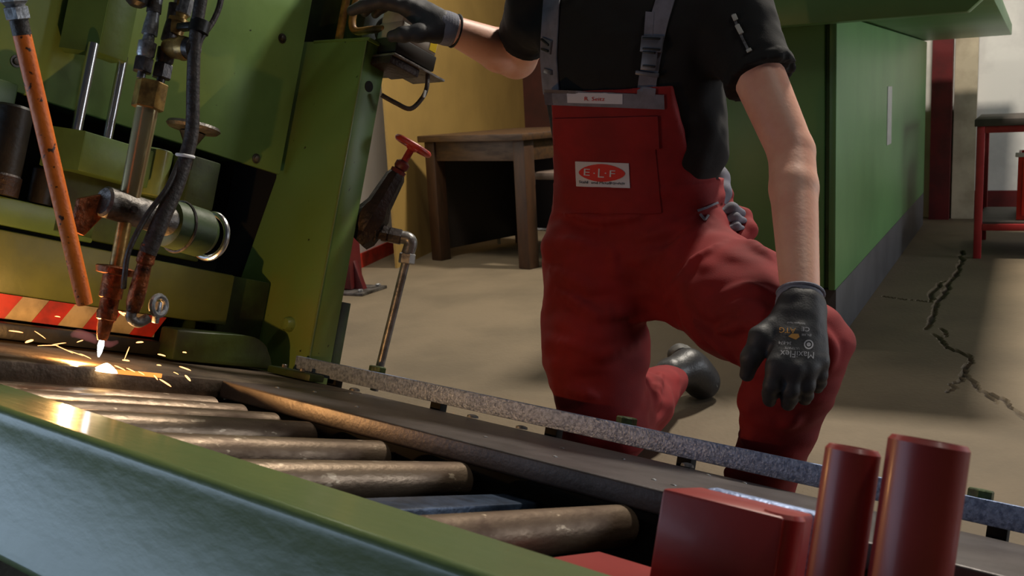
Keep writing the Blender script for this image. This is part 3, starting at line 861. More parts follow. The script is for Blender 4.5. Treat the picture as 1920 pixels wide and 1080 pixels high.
sp_px = [((233, 588), (-.3, 1, 0), .008, .0022), ((108, 594), (1, .2, 0), .008, .0012), ((55, 640), (.4, 1, .2), .012, .003), ((30, 622), (1, .3, 0), .02, .0014),
         ((262, 642), (1, 0, .2), .012, .0022), ((238, 662), (.2, 0, 1), .022, .0012), ((236, 676), (1, 0, 0), .012, .0022), ((303, 666), (1, -.1, -.1), .014, .002),
         ((298, 685), (1, 0, 0), .008, .0016), ((346, 661), (1, 0, 0), .007, .0018), ((347, 691), (1, 0, -.2), .022, .002), ((352, 709), (.8, 0, -.6), .014, .0028),
         ((310, 718), (.9, 0, -.4), .022, .002), ((228, 588), (1, .3, -.5), .012, .0028), ((90, 648), (1, .2, .15), .03, .0009), ((120, 655), (1, 0, -.3), .03, .0009),
         ((140, 662), (1, 0, -.2), .028, .001), ((110, 645), (1, .1, .3), .022, .001), ((160, 668), (1, 0, -.3), .02, .0012), ((75, 628), (1, .2, -.5), .02, .0009),
         ((292, 708), (.7, 0, -.6), .010, .0016), ((265, 700), (1, 0, -.4), .012, .0012), ((225, 690), (1, 0, -.3), .02, .0016), ((245, 694), (1, 0, -.3), .016, .0014),
         ((150, 640), (1, 0, .5), .010, .0012), ((330, 700), (1, 0, -.3), .01, .001)]
for (p, d, L, r) in sp_px:
    q = onM(*p, 0, -.905)
    if q[2] < .004: q = onM(*p, 2, .005)
    spark(q, (d[0] * .3, d[0] * .9, d[2]), L, r * .62)
pl = bpy.data.lights.new('cut_glow', 'POINT')
pl.energy = 6.0
pl.specular_factor = 0.25; pl.color = (1.0, 0.50, 0.16); pl.shadow_soft_size = .006
plo = bpy.data.objects.new('cut_glow', pl); COL.objects.link(plo)
plo.location = Vector(M(PX - .075, PY - .01, .009))

# ================================================================== VALVE WITH RED WHEEL
t = Thing('stop_valve', 'cast-iron stop valve with red handwheel and steel pipe beside the green column', 'valve', (-1.03, .55, .0), 'M')
def V(px, py, yv=.56):
    return Minv(at(px, py, 2.47))
va, vb = V(690, 420), V(745, 325)
vd = (vb - va) / np.linalg.norm(vb - va)
L = np.linalg.norm(vb - va)
t.part('body', MB().lathe(va - vd * .03, vb, [(0, .028), (.02, .042), (.06, .042), (.085, .032), (L + .02, .025), (L + .03, .020)], 8), 'iron')
t.part('inlet', MB().lathe(V(672, 452), V(700, 425), [(0, .03), (.02, .036), (.06, .03)], 8), 'iron')
bn = t.part('bonnet', MB().lathe(vb - vd * .005, vb + vd * .04, [(0, .019), (.014, .020), (.016, .014), (.022, .018), (.034, .018), (.04, .010)], 10), 'deep_red')
t.part('spindle', MB().cyl(vb + vd * .03, vb + vd * .075, .009, seg=14), 'red_bright', bn)
wc = vb + vd * .078
wax = vd
wh = t.part('handwheel', MB().torus(wc, wax, .043, .0075, 32, 10), 'red_bright', None, 'red handwheel')
h1 = np.cross(wax, [0, 0, 1.0]); h1 /= np.linalg.norm(h1); h2 = np.cross(wax, h1)
t.part('hub', MB().lathe(wc - wax * .012, wc + wax * .008, [(0, .012), (.006, .016), (.018, .012)], 14), 'red_bright', wh)
for k in range(3):
    d = math.cos(k * 2.094) * h1 + math.sin(k * 2.094) * h2
    t.part('spoke', MB().tube([wc + d * .008, wc + d * .042], .0055, 8, 1), 'red_bright', wh)
oa, ob = V(690, 432), V(768, 448)
od = (ob - oa) / np.linalg.norm(ob - oa); Lo = np.linalg.norm(ob - oa)
out = t.part('outlet_union', MB().lathe(oa, ob, [(0, .03), (.025, .030), (.026, .018), (.036, .018), (.037, .022), (Lo - .055, .022), (Lo - .05, .016), (Lo - .01, .015)], 6), 'iron')
t.part('union_nut', MB().cyl(oa + od * (Lo - .052), oa + od * (Lo - .020), .021, seg=6, ch=.002), 'dark_fit', out)
pe = V(764, 478); pz = V(708, 705)
t.part('elbow', MB().tube([ob - od * .022, ob - od * .004, ob + (pe - ob) * .25 + od * .004, pe], .0165, 14), 'steel')
t.part('collar', MB().cyl(pe + (pe - ob) * -.1, pe + (pe - ob) * .55, .0205, seg=6, ch=.002), 'steel')
pdn = (pz - pe); 
t.part('pipe', MB().cyl(pe, pe + pdn * 1.12, .0105, seg=18), 'steel')

# ================================================================== CONTROL BOX
def W_(px, py, d): return at(px, py, d)
t = Thing('control_box', 'small grey and black control box on a bracket under the gloved hand', 'control box', W_(765, 110, 2.42), 'W')
c0 = W_(758, 104, 2.46)
bx = RM @ np.array([.80, .60, 0.0]); bx = bx - UP * bx[2]; bx /= np.linalg.norm(bx)
ax = W_(806, 118, 2.50) - W_(716, 68, 2.38); ax /= np.linalg.norm(ax)
az = UP - ax * ax[2]; az /= np.linalg.norm(az)
ay = np.cross(az, ax)
t.part('lower_case', MB().obox(c0, ax, ay, az, .066, .045, .020, .004), 'black_plastic')
lid = t.part('grey_lid', MB().obox(c0 + az * .040, ax, ay, az, .063, .043, .021, .006), 'grey_plastic')
t.part('top_housing', MB().obox(c0 + az * .085 - ax * .022, ax, ay, az, .040, .040, .028, .006), 'grey_plastic', lid)
fs_ = -1 if (ay @ (WM @ np.array([0, 0, 1.0]))) > 0 else 1
t.part('sticker', MB().obox(c0 + az * .040 + ax * .047 + ay * fs_ * .0435, ax, ay, az, .011, .0008, .013), 'yellow', lid, 'yellow sticker')
t.part('bracket_plate', MB().obox(c0 - az * .031 + ax * .010, ax, ay, az, .086, .058, .003, .001), 'worn_steel')
t.part('bracket_rib', MB().obox(c0 - az * .044 - ax * .030, ax, ay, az, .048, .05, .010, .003), 'iron')
t.part('cable', MB().tube([W_(802, 138, 2.46), W_(800, 165, 2.45), W_(790, 186, 2.45), W_(769, 204, 2.44), W_(742, 193, 2.43), W_(715, 178, 2.42)], .0058, 10), 'rubber')
t.part('cable_tag', MB().obox(W_(796, 176, 2.44), ax, ay, az, .003, .002, .009), 'grey_plastic')

# ================================================================== RED GUIDE STOP (foreground right)
t = Thing('guide_stop', 'oxide-red guide stop with two round posts in the right foreground', 'guide stop', (.27, -.3, -.2), 'M')
t.part('carriage', MB().box(.02, .56, -.42, -.18, -.12, -.062, .008), 'red_paint')
bl = MB().box(.147, .270, -.300, -.215, -.07, .038, .004)
t.part('red_block', bl, 'red_paint')
t.part('rounded_cheek', MB().lathe((.262, -.278, -.07), (.262, -.278, .04), [(0, .020), (.106, .020), (.11, .017)], 20), 'red_paint')
t.part('steel_jaw', MB().box(.150, .274, -.212, -.185, -.05, .039, .008, 3), 'rail', None, 'bright bare-steel jaw behind the red block')
for (x, y, r, z1) in ((.322, -.30, .0235, .112), (.384, -.305, .0325, .130)):
    p = t.part('post', MB().lathe((x, y, -.07), (x, y, z1), [(0, r), (z1 + .066, r), (z1 + .070, r - .003), (z1 + .070, r - .007), (z1 + .05, r - .008)], 40), 'red_paint')

# ================================================================== PERSON (signed-distance modelling)
def cone(P, a, b, ra, rb):
    a, b = np.array(a, float), np.array(b, float)
    ab = b - a
    t = np.clip(((P - a) @ ab) / (ab @ ab + 1e-12), 0, 1)
    return np.linalg.norm(P - a - t[..., None] * ab, axis=-1) - (ra + (rb - ra) * t)

def smin(a, b, k):
    h = np.maximum(k - np.abs(a - b), 0) / k
    return np.minimum(a, b) - h * h * k * 0.25

def chain(P, pts, rad, k=0.02):
    d = None
    for i in range(len(pts) - 1):
        c = cone(P, pts[i], pts[i + 1], rad[i], rad[i + 1])
        d = c if d is None else smin(d, c, k)
    return d

def ellip(P, c, axs, rad):
    q = (P - np.array(c)) @ np.array(axs).T / np.array(rad)
    return (np.linalg.norm(q, axis=-1) - 1) * min(rad)

_rg = np.random.default_rng(11)
_NG = _rg.random((32, 32, 32)).astype(np.float32)
def vnoise(P, s, off=0.0):
    q = P * s + off
    i = np.floor(q).astype(int); f = q - i; f = f * f * (3 - 2 * f)
    i %= 32; j = (i + 1) % 32
    def g(a, b, c): return _NG[a, b, c]
    x0, y0, z0, x1, y1, z1 = i[..., 0], i[..., 1], i[..., 2], j[..., 0], j[..., 1], j[..., 2]
    fx, fy, fz = f[..., 0], f[..., 1], f[..., 2]
    a = g(x0, y0, z0) * (1 - fx) + g(x1, y0, z0) * fx
    b = g(x0, y1, z0) * (1 - fx) + g(x1, y1, z0) * fx
    c = g(x0, y0, z1) * (1 - fx) + g(x1, y0, z1) * fx
    d = g(x0, y1, z1) * (1 - fx) + g(x1, y1, z1) * fx
    return (a * (1 - fy) + b * fy) * (1 - fz) + (c * (1 - fy) + d * fy) * fz

def sdf_mesh(fn, lo, hi, vox):
    lo, hi = np.array(lo, float), np.array(hi, float)
    K = 4
    nb = np.ceil((hi - lo) / (vox * K)).astype(int) + 1          # coarse blocks
    n = nb * K
    ax_ = [lo[i] + vox * (np.arange(nb[i]) * K + (K - 1) / 2) for i in range(3)]
    dc = fn(np.stack(np.meshgrid(*ax_, indexing='ij'), -1))
    near = np.abs(dc) < vox * K * 1.6 + .012
    d = np.repeat(np.repeat(np.repeat(np.where(dc > 0, 4.0, -4.0).astype(np.float32), K, 0), K, 1), K, 2)
    bi = np.argwhere(near)
    off = np.stack(np.meshgrid(*[np.arange(K)] * 3, indexing='ij'), -1).reshape(-1, 3)
    for i in range(0, len(bi), 6000):
        idx = (bi[i:i + 6000, None, :] * K + off[None]).reshape(-1, 3)
        v = fn(lo + vox * idx.astype(float))
        d[idx[:, 0], idx[:, 1], idx[:, 2]] = np.clip(v / vox, -4, 4)
    # close the shell at the grid border
    d[0], d[-1], d[:, 0], d[:, -1], d[:, :, 0], d[:, :, -1] = 4, 4, 4, 4, 4, 4
    grid = openvdb.FloatGrid(4.0)
    grid.copyFromArray(d.astype(np.float32))
    pts, quads = grid.convertToQuads(0.0)
    return pts * vox + lo, quads

class Surf:
    def __init__(s, V, Q):
        s.V, s.Q = V, Q
        s.bvh = BVHTree.FromPolygons(V.tolist(), [list(map(int, q)) for q in Q])
    def hit(s, px, py):
        d = WM @ ray(px, py)
        h = s.bvh.ray_cast(Vector(CAMP), Vector(d))
        if h[0] is None:
            return None, None
        n = np.array(h[1])
        if n @ d > 0: n = -n
        return np.array(h[0]), n
    def mesh(s, name, off):
        me = bpy.data.meshes.new(name)
        me.from_pydata((s.V - off).tolist(), [], [list(map(int, q))[::-1] for q in s.Q])
        me.polygons.foreach_set('use_smooth', [True] * len(me.polygons))
        return me

def BOUND(pts, pad):
    p = np.array(pts)
    return p.min(0) - pad, p.max(0) + pad

J = dict(rhip=at(1112, 500, 2.31), rknee=at(1128, 838, 2.20), rank=at(1258, 706, 2.60),
         lhip=at(1295, 500, 2.20), lknee=at(1503, 655, 1.80), lank=at(1428, 905, 1.90),
         rsh=at(1012, 8, 2.30), lsh=at(1372, 25, 2.06), lelb=at(1484, 285, 1.93), lwr=at(1500, 545, 1.765),
         relb=at(968, 108, 2.50), rwr=at(852, 58, 2.34))
J['rknee'][2] = 0.098
J['rank'][2] = 0.085
LR = J['lsh'] - J['rsh']; LR[2] = 0; LR /= np.linalg.norm(LR)
FF = np.cross(LR, UP)
if FF[1] > 0: FF = -FF
sp_z = np.array([0.40, 0.46, 0.64, 0.89, 1.06])
pel, che = at(1196, 470, 2.29), at(1180, 120, 2.21)
sp_c = np.array([pel, pel, (pel + che) / 2 - FF * .012, che, che + FF * .005])
tz_ = [0.36, 0.42, 0.50, 0.58, 0.68, 0.78, 0.87, 0.95, 1.01, 1.05, 1.10]
ta_ = [.150, .165, .180, .172, .170, .183, .192, .190, .165, .100, .06]
tb_ = [.110, .122, .128, .118, .114, .118, .122, .114, .092, .075, .06]
def uvz(P):
    z = P[..., 2]
    cx_ = np.interp(z, sp_z, sp_c[:, 0]); cy_ = np.interp(z, sp_z, sp_c[:, 1])
    dx_, dy_ = P[..., 0] - cx_, P[..., 1] - cy_
    return dx_ * LR[0] + dy_ * LR[1], dx_ * FF[0] + dy_ * FF[1], z
def torso(P):
    u, v, z = uvz(P)
    a, b = np.interp(z, tz_, ta_), np.interp(z, tz_, tb_)
    e = 2.35
    r = (np.abs(u / a) ** e + np.abs(v / b) ** e) ** (1 / e)
    d = (r - 1) * np.minimum(a, b)
    return np.maximum(d, np.maximum(z - 1.09, 0.37 - z))

# ---- body: one continuous skin surface
neck = che + np.array([0, 0, .16]); head_c = che + np.array([0, 0, .36]) + FF * .06
HF = FF + np.array([-.35, 0, -.25]); HF /= np.linalg.norm(HF)
HL = np.cross(UP, -HF); HL /= np.linalg.norm(HL)
if HL @ LR < 0: HL = -HL
HU = np.cross(HL, HF)
if HU[2] < 0: HU = -HU
HAX = [HL, HF, HU]
def head(P):
    d = ellip(P, head_c + HU * .03, HAX, (.076, .096, .095))
    d = smin(d, ellip(P, head_c - HU * .035 + HF * .018, HAX, (.062, .078, .085)), .03)      # jaw and face
    d = smin(d, cone(P, head_c - HU * .095 + HF * .066, head_c - HU * .098 + HF * .060, .024, .02), .03)   # chin
    d = smin(d, cone(P, head_c + HU * .012 + HF * .088, head_c - HU * .028 + HF * .108, .009, .014), .012)   # nose
    for s in (-1, 1):
        d = smin(d, cone(P, head_c + HL * s * .015 + HU * .022 + HF * .090, head_c + HL * s * .048 + HU * .022 + HF * .078, .009, .008), .012)   # brow
        d = np.maximum(d, -(np.linalg.norm(P - (head_c + HL * s * .032 + HU * .003 + HF * .098), axis=-1) - .015))   # eye socket
        d = smin(d, ellip(P, head_c + HL * s * .078 - HU * .005 - HF * .005, [HL, HF, HU], (.010, .019, .032)), .008)  # ear
        d = smin(d, cone(P, head_c - HU * .056 + HF * .094, head_c - HU * .058 + HF * .088 + HL * s * .022, .007, .005), .008)   # lips
    return d
def body_fn(P):
    d = torso(P) + .012
    d = smin(d, cone(P, che + np.array([0, 0, .10]), head_c - HU * .06 - HF * .02, .062, .056), .04)
    d = smin(d, head(P), .025)
    for sh, el, wr, ru, kf in (('rsh', 'relb', 'rwr', .056, 1.18), ('lsh', 'lelb', 'lwr', .058, 1.0)):
        s, e, w = J[sh], J[el], J[wr]
        arm = cone(P, s, e, ru, .044 * kf)
        fm1 = e + (w - e) * .28
        arm = smin(arm, chain(P, [e, fm1, w], [.044 * kf, .0445 * kf, .034], .01), .008)
        d = smin(d, arm, .04)
    for h, k, a in (('rhip', 'rknee', 'rank'), ('lhip', 'lknee', 'lank')):
        d = smin(d, chain(P, [J[h], J[k]], [.085, .06]), .04)
        d = smin(d, chain(P, [J[k], J[k] + (J[a] - J[k]) * .35, J[a]], [.055, .055, .036]), .02)
    return d
lo, hi = BOUND(list(J.values()) + [head_c + HU * .16, head_c + HF * .1], .12)
lo[2] = 0.006
body = Surf(*sdf_mesh(body_fn, lo, hi, .0062))

# ---- t-shirt
def shirt_fn(P):
    u, v, z = uvz(P)
    d = torso(P) - .006
    d = smin(d, cone(P, at(1290, 180, 2.17), at(1306, 285, 2.16), .055, .058), .05)
    d = smin(d, cone(P, J['rsh'] - UP * .02, J['lsh'] - UP * .02, .072, .072), .05)
    f = (vnoise(P * np.array([1, 1, .5]), 16) - .5) * .012 + (vnoise(P, 34) - .5) * .005
    for sh, el, t1, r0, r1 in (('rsh', 'relb', .58, .070, .066), ('lsh', 'lelb', .50, .074, .071)):
        s, e = J[sh], J[el]
        ax = (e - s) / np.linalg.norm(e - s)
        hem = s + (e - s) * t1
        sl = cone(P, s, s + (e - s) * (t1 + .2), r0, r1)
        band = np.abs((P - hem) @ ax + .012)
        sl = sl - .002 * (band < .012)
        sl = np.maximum(sl, (P - hem) @ ax)
        d = smin(d, sl, .035)
        d = np.where((P - hem) @ ax > .001, np.maximum(d, torso(P) - .03), d)
    d = d + f
    d = np.maximum(d, .60 - z)
    d = np.maximum(d, -(np.linalg.norm(P - (che + np.array([0, 0, .215]) + FF * .02), axis=-1) - .088))
    return d
lo, hi = BOUND([J['rsh'], J['lsh'], J['lelb'], che, J['relb'], pel], .14)
lo[2] = .58; hi[2] = 1.12
shirt = Surf(*sdf_mesh(shirt_fn, lo, hi, .0048))

# ---- dungarees
def dung_base(P, legs_only=False):
    u, v, z = uvz(P)
    tt = torso(P)
    hw = np.interp(z, [.58, .625, .66, .70, .80, .85], [.40, .30, .210, .164, .147, .143])
    bib = np.maximum(tt - .016, np.maximum(np.abs(u) - hw, np.maximum(z - .834, np.where(z > .63, .012 - v, -1.0))))
    hips = np.maximum(tt - .018, z - .63)
    d = np.minimum(bib, hips)
    rl = chain(P, [J['rhip'], (J['rhip'] + J['rknee']) / 2 + FF * .0, J['rknee']], [.116, .112, .096], .04)
    rs_ = chain(P, [J['rknee'], J['rknee'] + (J['rank'] - J['rknee']) * .5, J['rank'] - (J['rank'] - J['rknee']) * .06], [.090, .074, .052], .03)
    ll = chain(P, [J['lhip'], (J['lhip'] + J['lknee']) / 2, J['lknee']], [.118, .108, .084], .04)
    ls = chain(P, [J['lknee'], J['lknee'] + (J['lank'] - J['lknee']) * .45, J['lank'] + (J['lank'] - J['lknee']) * .08], [.080, .070, .064], .03)
    d = smin(d, smin(rl, rs_, .03), .05)
    d = smin(d, smin(ll, ls, .025), .05)
    return d
lo, hi = BOUND([J['rhip'], J['rknee'], J['rank'], J['lhip'], J['lknee'], J['lank'], che], .15)
lo[2] = .004; hi[2] = .84
d0 = Surf(*sdf_mesh(dung_base, lo, hi, .009))
folds = []
for poly, r in [([(1335, 592), (1390, 574), (1445, 588)], .011), ([(1345, 622), (1400, 604), (1446, 612)], .009), ([(1350, 556), (1400, 540), (1450, 548)], .009),
                ([(1245, 570), (1300, 490), (1372, 445)], .010), ([(1225, 522), (1290, 445), (1345, 402)], .011), ([(1200, 447), (1280, 422), (1335, 380)], .010),
                ([(1170, 492), (1255, 472), (1315, 432)], .009), ([(1405, 455), (1450, 488)], .010), ([(1392, 690), (1440, 704)], .012),
                ([(1380, 757), (1430, 772)], .011), ([(1372, 812), (1440, 830)], .012), ([(1368, 858), (1430, 868)], .010), ([(1470, 800), (1505, 770)], .010),
                ([(1045, 545), (1120, 592), (1225, 582)], .011), ([(1030, 505), (1110, 540), (1190, 530)], .010), ([(1050, 640), (1130, 665), (1210, 640)], .009),
                ([(1148, 470), (1160, 545)], .007), ([(1060, 400), (1130, 415), (1210, 405)], .007), ([(1050, 450), (1120, 462)], .008),
                ([(1545, 620), (1560, 660), (1550, 700)], .010), ([(1300, 605), (1350, 650), (1388, 690)], .010), ([(1055, 730), (1130, 745)], .009), ([(1240, 700), (1225, 770)], .009)]:
    pp = []
    n_ = 5
    for a, b in zip(poly[:-1], poly[1:]):
        for k in range(n_):
            q = d0.hit(a[0] + (b[0] - a[0]) * k / n_, a[1] + (b[1] - a[1]) * k / n_)
            if q[0] is not None: pp.append(q[0] - q[1] * r * .25)
    if len(pp) > 1: folds.append((pp, r))
def dung_fn(P):
    d = dung_base(P)
    z = P[..., 2]
    near = np.abs(d) < .03
    if near.any():
        Q = P[near]; dq = d[near]
        w = np.clip((.66 - Q[..., 2]) / .1, .15, 1)
        dq = dq + w * ((vnoise(Q * np.array([1, 1, 1.6]), 11, 3.3) - .5) * .018 + (vnoise(Q * np.array([.8, .8, 1.8]), 26, 9.1) - .5) * .010)
        for pp, r in folds:
            pa = np.array(pp)
            lo_, hi_ = pa.min(0) - .04, pa.max(0) + .04
            mk = np.all((Q > lo_) & (Q < hi_), axis=-1)
            if not mk.any(): continue
            c = chain(Q[mk], pp, np.interp(np.linspace(0, 1, len(pp)), [0, .3, .7, 1], [r * .3, r, r, r * .3]), .01)
            dq[mk] = smin(dq[mk], c, .014)
        d[near] = dq
    return np.maximum(d, .005 - z)
dung = Surf(*sdf_mesh(dung_fn, lo, hi, .0050))

pbase = np.array([float(pel[0]), float(pel[1]), 0.0])
t = Thing('person', 'person in red dungarees, black t-shirt and dark gloves kneeling on one knee at the machine', 'person', pbase, 'W')
PT = t
bo = t.part('body', body.mesh('body', pbase), 'skin')
for s in (-1, 1):
    ey = MB().lathe(head_c + HL * s * .032 + HU * .003 + HF * .070, head_c + HL * s * .032 + HU * .003 + HF * .1, [(0, .002), (.004, .009), (.011, .0125), (.018, .009), (.022, .001)], 16)
    e_ = t.part('eye', ey, 'eye', bo)
    t.part('iris', MB().lathe(head_c + HL * s * .032 + HU * .003 + HF * .0885, head_c + HL * s * .032 + HU * .003 + HF * .1, [(0, .006), (.003, .005), (.0045, .001)], 14), 'iris', bo)
def hair_fn(P):
    d = np.minimum(head(P) - .010, ellip(P, head_c + HU * .035 - HF * .01, HAX, (.083, .100, .098)))
    q = P - head_c
    lim = np.maximum(-(q @ HU) + .012 + np.clip((q @ HF), -.1, .1) * .55, (q @ HF) - .085)
    return np.maximum(d + (vnoise(P, 90) - .5) * .008, lim)
lo, hi = BOUND([head_c], .16)
hair = Surf(*sdf_mesh(hair_fn, lo, hi, .005))
t.part('hair', hair.mesh('hair', pbase), 'hair')
sh_o = t.part('t_shirt', shirt.mesh('t_shirt', pbase), 'shirt', None, 'black short-sleeved t-shirt')
du_o = t.part('dungarees', dung.mesh('dungarees', pbase), 'dung', None, 'red work dungarees with grey trims')

# ---- patches that lie on the cloth
def patch(surf, quad, nu, nv, off, th, smooth=True):
    """quad of image points (tl, tr, br, bl) laid onto a surface as a thin cloth piece"""
    tl, tr, br, bl = [np.array(q, float) for q in quad]
    A, B, last = [], [], None
    mb = MB()
    grid = []
    for j in range(nv + 1):
        row = []
        for i in range(nu + 1):
            s, r = i / nu, j / nv
            p = (tl * (1 - s) + tr * s) * (1 - r) + (bl * (1 - s) + br * s) * r
            h, n_ = surf.hit(*p)
            row.append((p, h, n_))
        grid.append(row)
    ds = [np.linalg.norm(h - CAMP) / np.linalg.norm(ray(*p)) for row in grid for p, h, n_ in row if h is not None]
    dm = float(np.median(ds))
    vt, vb = [], []
    for row in grid:
        a, b = [], []
        for p, h, n_ in row:
            if h is None:
                ok = [(abs(q[0][0] - p[0]), q) for q in row if q[1] is not None]
                if ok:
                    q = min(ok, key=lambda w: w[0])[1]
                    h, n_ = at(p[0], p[1], float((q[1] - CAMP) @ (WM @ np.array([0, 0, 1.0])))), q[2]
                else:
                    h, n_ = at(p[0], p[1], dm), -(WM @ ray(*p))
                    n_ = n_ / np.linalg.norm(n_)
            a.append(mb.bm.verts.new(h + n_ * (off + th))); b.append(mb.bm.verts.new(h + n_ * (off - .002)))
        vt.append(a); vb.append(b)
    for j in range(nv):
        for i in range(nu):
            mb.bm.faces.new((vt[j][i], vt[j + 1][i], vt[j + 1][i + 1], vt[j][i + 1]))
            mb.bm.faces.new((vb[j][i], vb[j][i + 1], vb[j + 1][i + 1], vb[j + 1][i]))
    for i in range(nu):
        mb.bm.faces.new((vt[0][i], vt[0][i + 1], vb[0][i + 1], vb[0][i]))
        mb.bm.faces.new((vt[nv][i + 1], vt[nv][i], vb[nv][i], vb[nv][i + 1]))
    for j in range(nv):
        mb.bm.faces.new((vt[j + 1][0], vt[j][0], vb[j][0], vb[j + 1][0]))
        mb.bm.faces.new((vt[j][nu], vt[j + 1][nu], vb[j + 1][nu], vb[j][nu]))
    return mb

def strip(surf, pts, w, off, th, n=30):
    """ribbon along image points, laid onto a surface"""
    P = np.array(pts, float)
    s = np.linspace(0, 1, len(P)); q = np.linspace(0, 1, n)
    C = np.stack([np.interp(q, s, P[:, 0]), np.interp(q, s, P[:, 1])], -1)
    T = np.gradient(C, axis=0); T /= np.linalg.norm(T, axis=1)[:, None]
    N = np.stack([-T[:, 1], T[:, 0]], -1)
    mb = MB(); rows = []
    last = None
    for i in range(n):
        r = []
        for k in (-1, -.4, .4, 1):
            p = C[i] + N[i] * w * .5 * k
            h, n_ = surf.hit(*p)
            if h is None:
                if last is None: h, n_ = at(p[0], p[1], 2.1), -(WM @ ray(*p)); 
                else: h, n_ = at(p[0], p[1], last[0]), last[1]
                n_ = n_ / np.linalg.norm(n_)
            else:
                last = (float((h - CAMP) @ (WM @ np.array([0, 0, 1.0]))), n_)
            r.append((h, n_))
        nm = sum(x[1] for x in r); nm /= np.linalg.norm(nm)
        rows.append(([mb.bm.verts.new(x[0] + nm * (off + th)) for x in r], [mb.bm.verts.new(x[0] + nm * off) for x in r]))
    for (a, b), (c, d) in zip(rows[:-1], rows[1:]):
        for k in range(3):
            mb.bm.faces.new((a[k], a[k + 1], c[k + 1], c[k])); mb.bm.faces.new((b[k], d[k], d[k + 1], b[k + 1]))
        mb.bm.faces.new((a[0], c[0], d[0], b[0])); mb.bm.faces.new((a[3], b[3], d[3], c[3]))
    mb.bm.faces.new(rows[0][0] + rows[0][1][::-1]); mb.bm.faces.new(rows[-1][0][::-1] + rows[-1][1])
    return mb

def plate_on(surf, cx_, cy_, wpx, hpx, th, rot=0.0, lift=.004, bev=.0015):
    h, n_ = surf.hit(cx_, cy_)
    d = float((h - CAMP) @ (WM @ np.array([0, 0, 1.0])))
    right = at(cx_ + math.cos(rot) * 10, cy_ + math.sin(rot) * 10, d) - at(cx_, cy_, d)
    right = right - n_ * (right @ n_); right /= np.linalg.norm(right)
    upv = np.cross(n_, right)
    return MB().obox(h + n_ * lift, right, upv, n_, wpx * d / F_PX / 2, hpx * d / F_PX / 2, th, bev)

def text_on(surf, txt, cx_, cy_, hpx, rot, m, parent, name='lettering', off=.0012, sx=1.0):
    cu = bpy.data.curves.new('txt', 'FONT'); cu.body = txt; cu.align_x = 'CENTER'; cu.align_y = 'CENTER'
    cu.resolution_u = 2
    ob = bpy.data.objects.new('txt', cu); COL.objects.link(ob)
    dg = bpy.context.evaluated_depsgraph_get()
    me = bpy.data.meshes.new_from_object(ob.evaluated_get(dg))
    bpy.data.objects.remove(ob); bpy.data.curves.remove(cu)
    bm = bmesh.new(); bm.from_mesh(me)
    bmesh.ops.triangulate(bm, faces=bm.faces[:])
    if len(txt) < 3:
        bmesh.ops.subdivide_edges(bm, edges=bm.edges[:], cuts=3, use_grid_fill=True)
    k = hpx / 0.7
    last = None
    for v in bm.verts:
        x, y = v.co.x * k * sx, -v.co.y * k
        p = (cx_ + x * math.cos(rot) - y * math.sin(rot), cy_ + x * math.sin(rot) + y * math.cos(rot))
        h, n_ = surf.hit(*p)
        if h is None:
            h, n_ = last if last is not None else surf.hit(cx_, cy_)
        last = (h, n_)
        v.co = Vector(h + n_ * off - PT.base)
    bm.to_mesh(me); bm.free()
    me.name = name; me.materials.clear()
    return PT.part(name, me, m, parent)

D2 = dung
band = t.part('bib_band', patch(D2, ((1021, 169), (1245, 178), (1246, 205), (1025, 196)), 30, 5, .001, .003), 'grey_cloth', du_o, 'grey band along the bib top')
t.part('pocket_flap', patch(D2, ((1041, 222), (1233, 218), (1236, 279), (1045, 275)), 26, 8, .001, .0045), 'dung', du_o)
t.part('chest_pocket', patch(D2, ((1040, 270), (1228, 272), (1240, 400), (1040, 400)), 26, 16, .000, .0022), 'dung', du_o)
def overlay(parent_mesh_mb_surf): pass
# name label and sewn-on badge sit on the band and pocket
nl = t.part('name_label', patch(D2, ((1066, 173), (1169, 176), (1169, 195), (1067, 192)), 16, 4, .004, .0015), 'label_white', du_o, 'white name label')
bd = t.part('badge', patch(D2, ((1081, 302), (1180, 306), (1182, 353), (1083, 350)), 16, 8, .003, .0018), 'label_white', du_o, 'pale badge with a red oval')
ov = []
for k in range(28):
    a = 2 * math.pi * k / 28
    c_, s_ = math.cos(a), math.sin(a)
    ov.append((1131 + 43 * math.copysign(abs(c_) ** 1.15, c_), 324 + 17 * math.copysign(abs(s_) ** 1.15, s_) + 1.2 * c_))
mb = MB(); rows_ = []
for q_ in (1.0, .75, .5, .25):
    row_ = []
    for p in ov:
        h, n_ = D2.hit(1131 + (p[0] - 1131) * q_, 324 + (p[1] - 324) * q_); row_.append(mb.bm.verts.new(h + n_ * .0056))
    rows_.append(row_)
h, n_ = D2.hit(1131, 324); cv = mb.bm.verts.new(h + n_ * .0056)
for A_, B_ in zip(rows_[:-1], rows_[1:]):
    for k in range(28): mb.bm.faces.new((A_[k], A_[(k + 1) % 28], B_[(k + 1) % 28], B_[k]))
for k in range(28): mb.bm.faces.new((rows_[-1][k], rows_[-1][(k + 1) % 28], cv))
t.part('badge_oval', mb, 'print_red', bd)
text_on(D2, 'E', 1103, 323, 13, .05, 'label_white', bd, off=.0066, sx=1.5)
text_on(D2, 'L', 1129, 325, 17, .05, 'label_white', bd, off=.0066, sx=1.15)
text_on(D2, 'F', 1150, 326, 13, .05, 'label_white', bd, off=.0066, sx=1.5)
for x in (1117, 1138):
    text_on(D2, '\u00b7', x, 325, 13, .05, 'label_white', bd, off=.0066, sx=1.5)
text_on(D2, 'Stahl- und Metallhandels', 1131, 343.5, 6.2, .05, 'print_dark', bd, off=.0060, sx=.98)
text_on(D2, 'R. Seitz', 1117, 185, 7.5, .02, 'print_red', nl, off=.0068, sx=1.2)

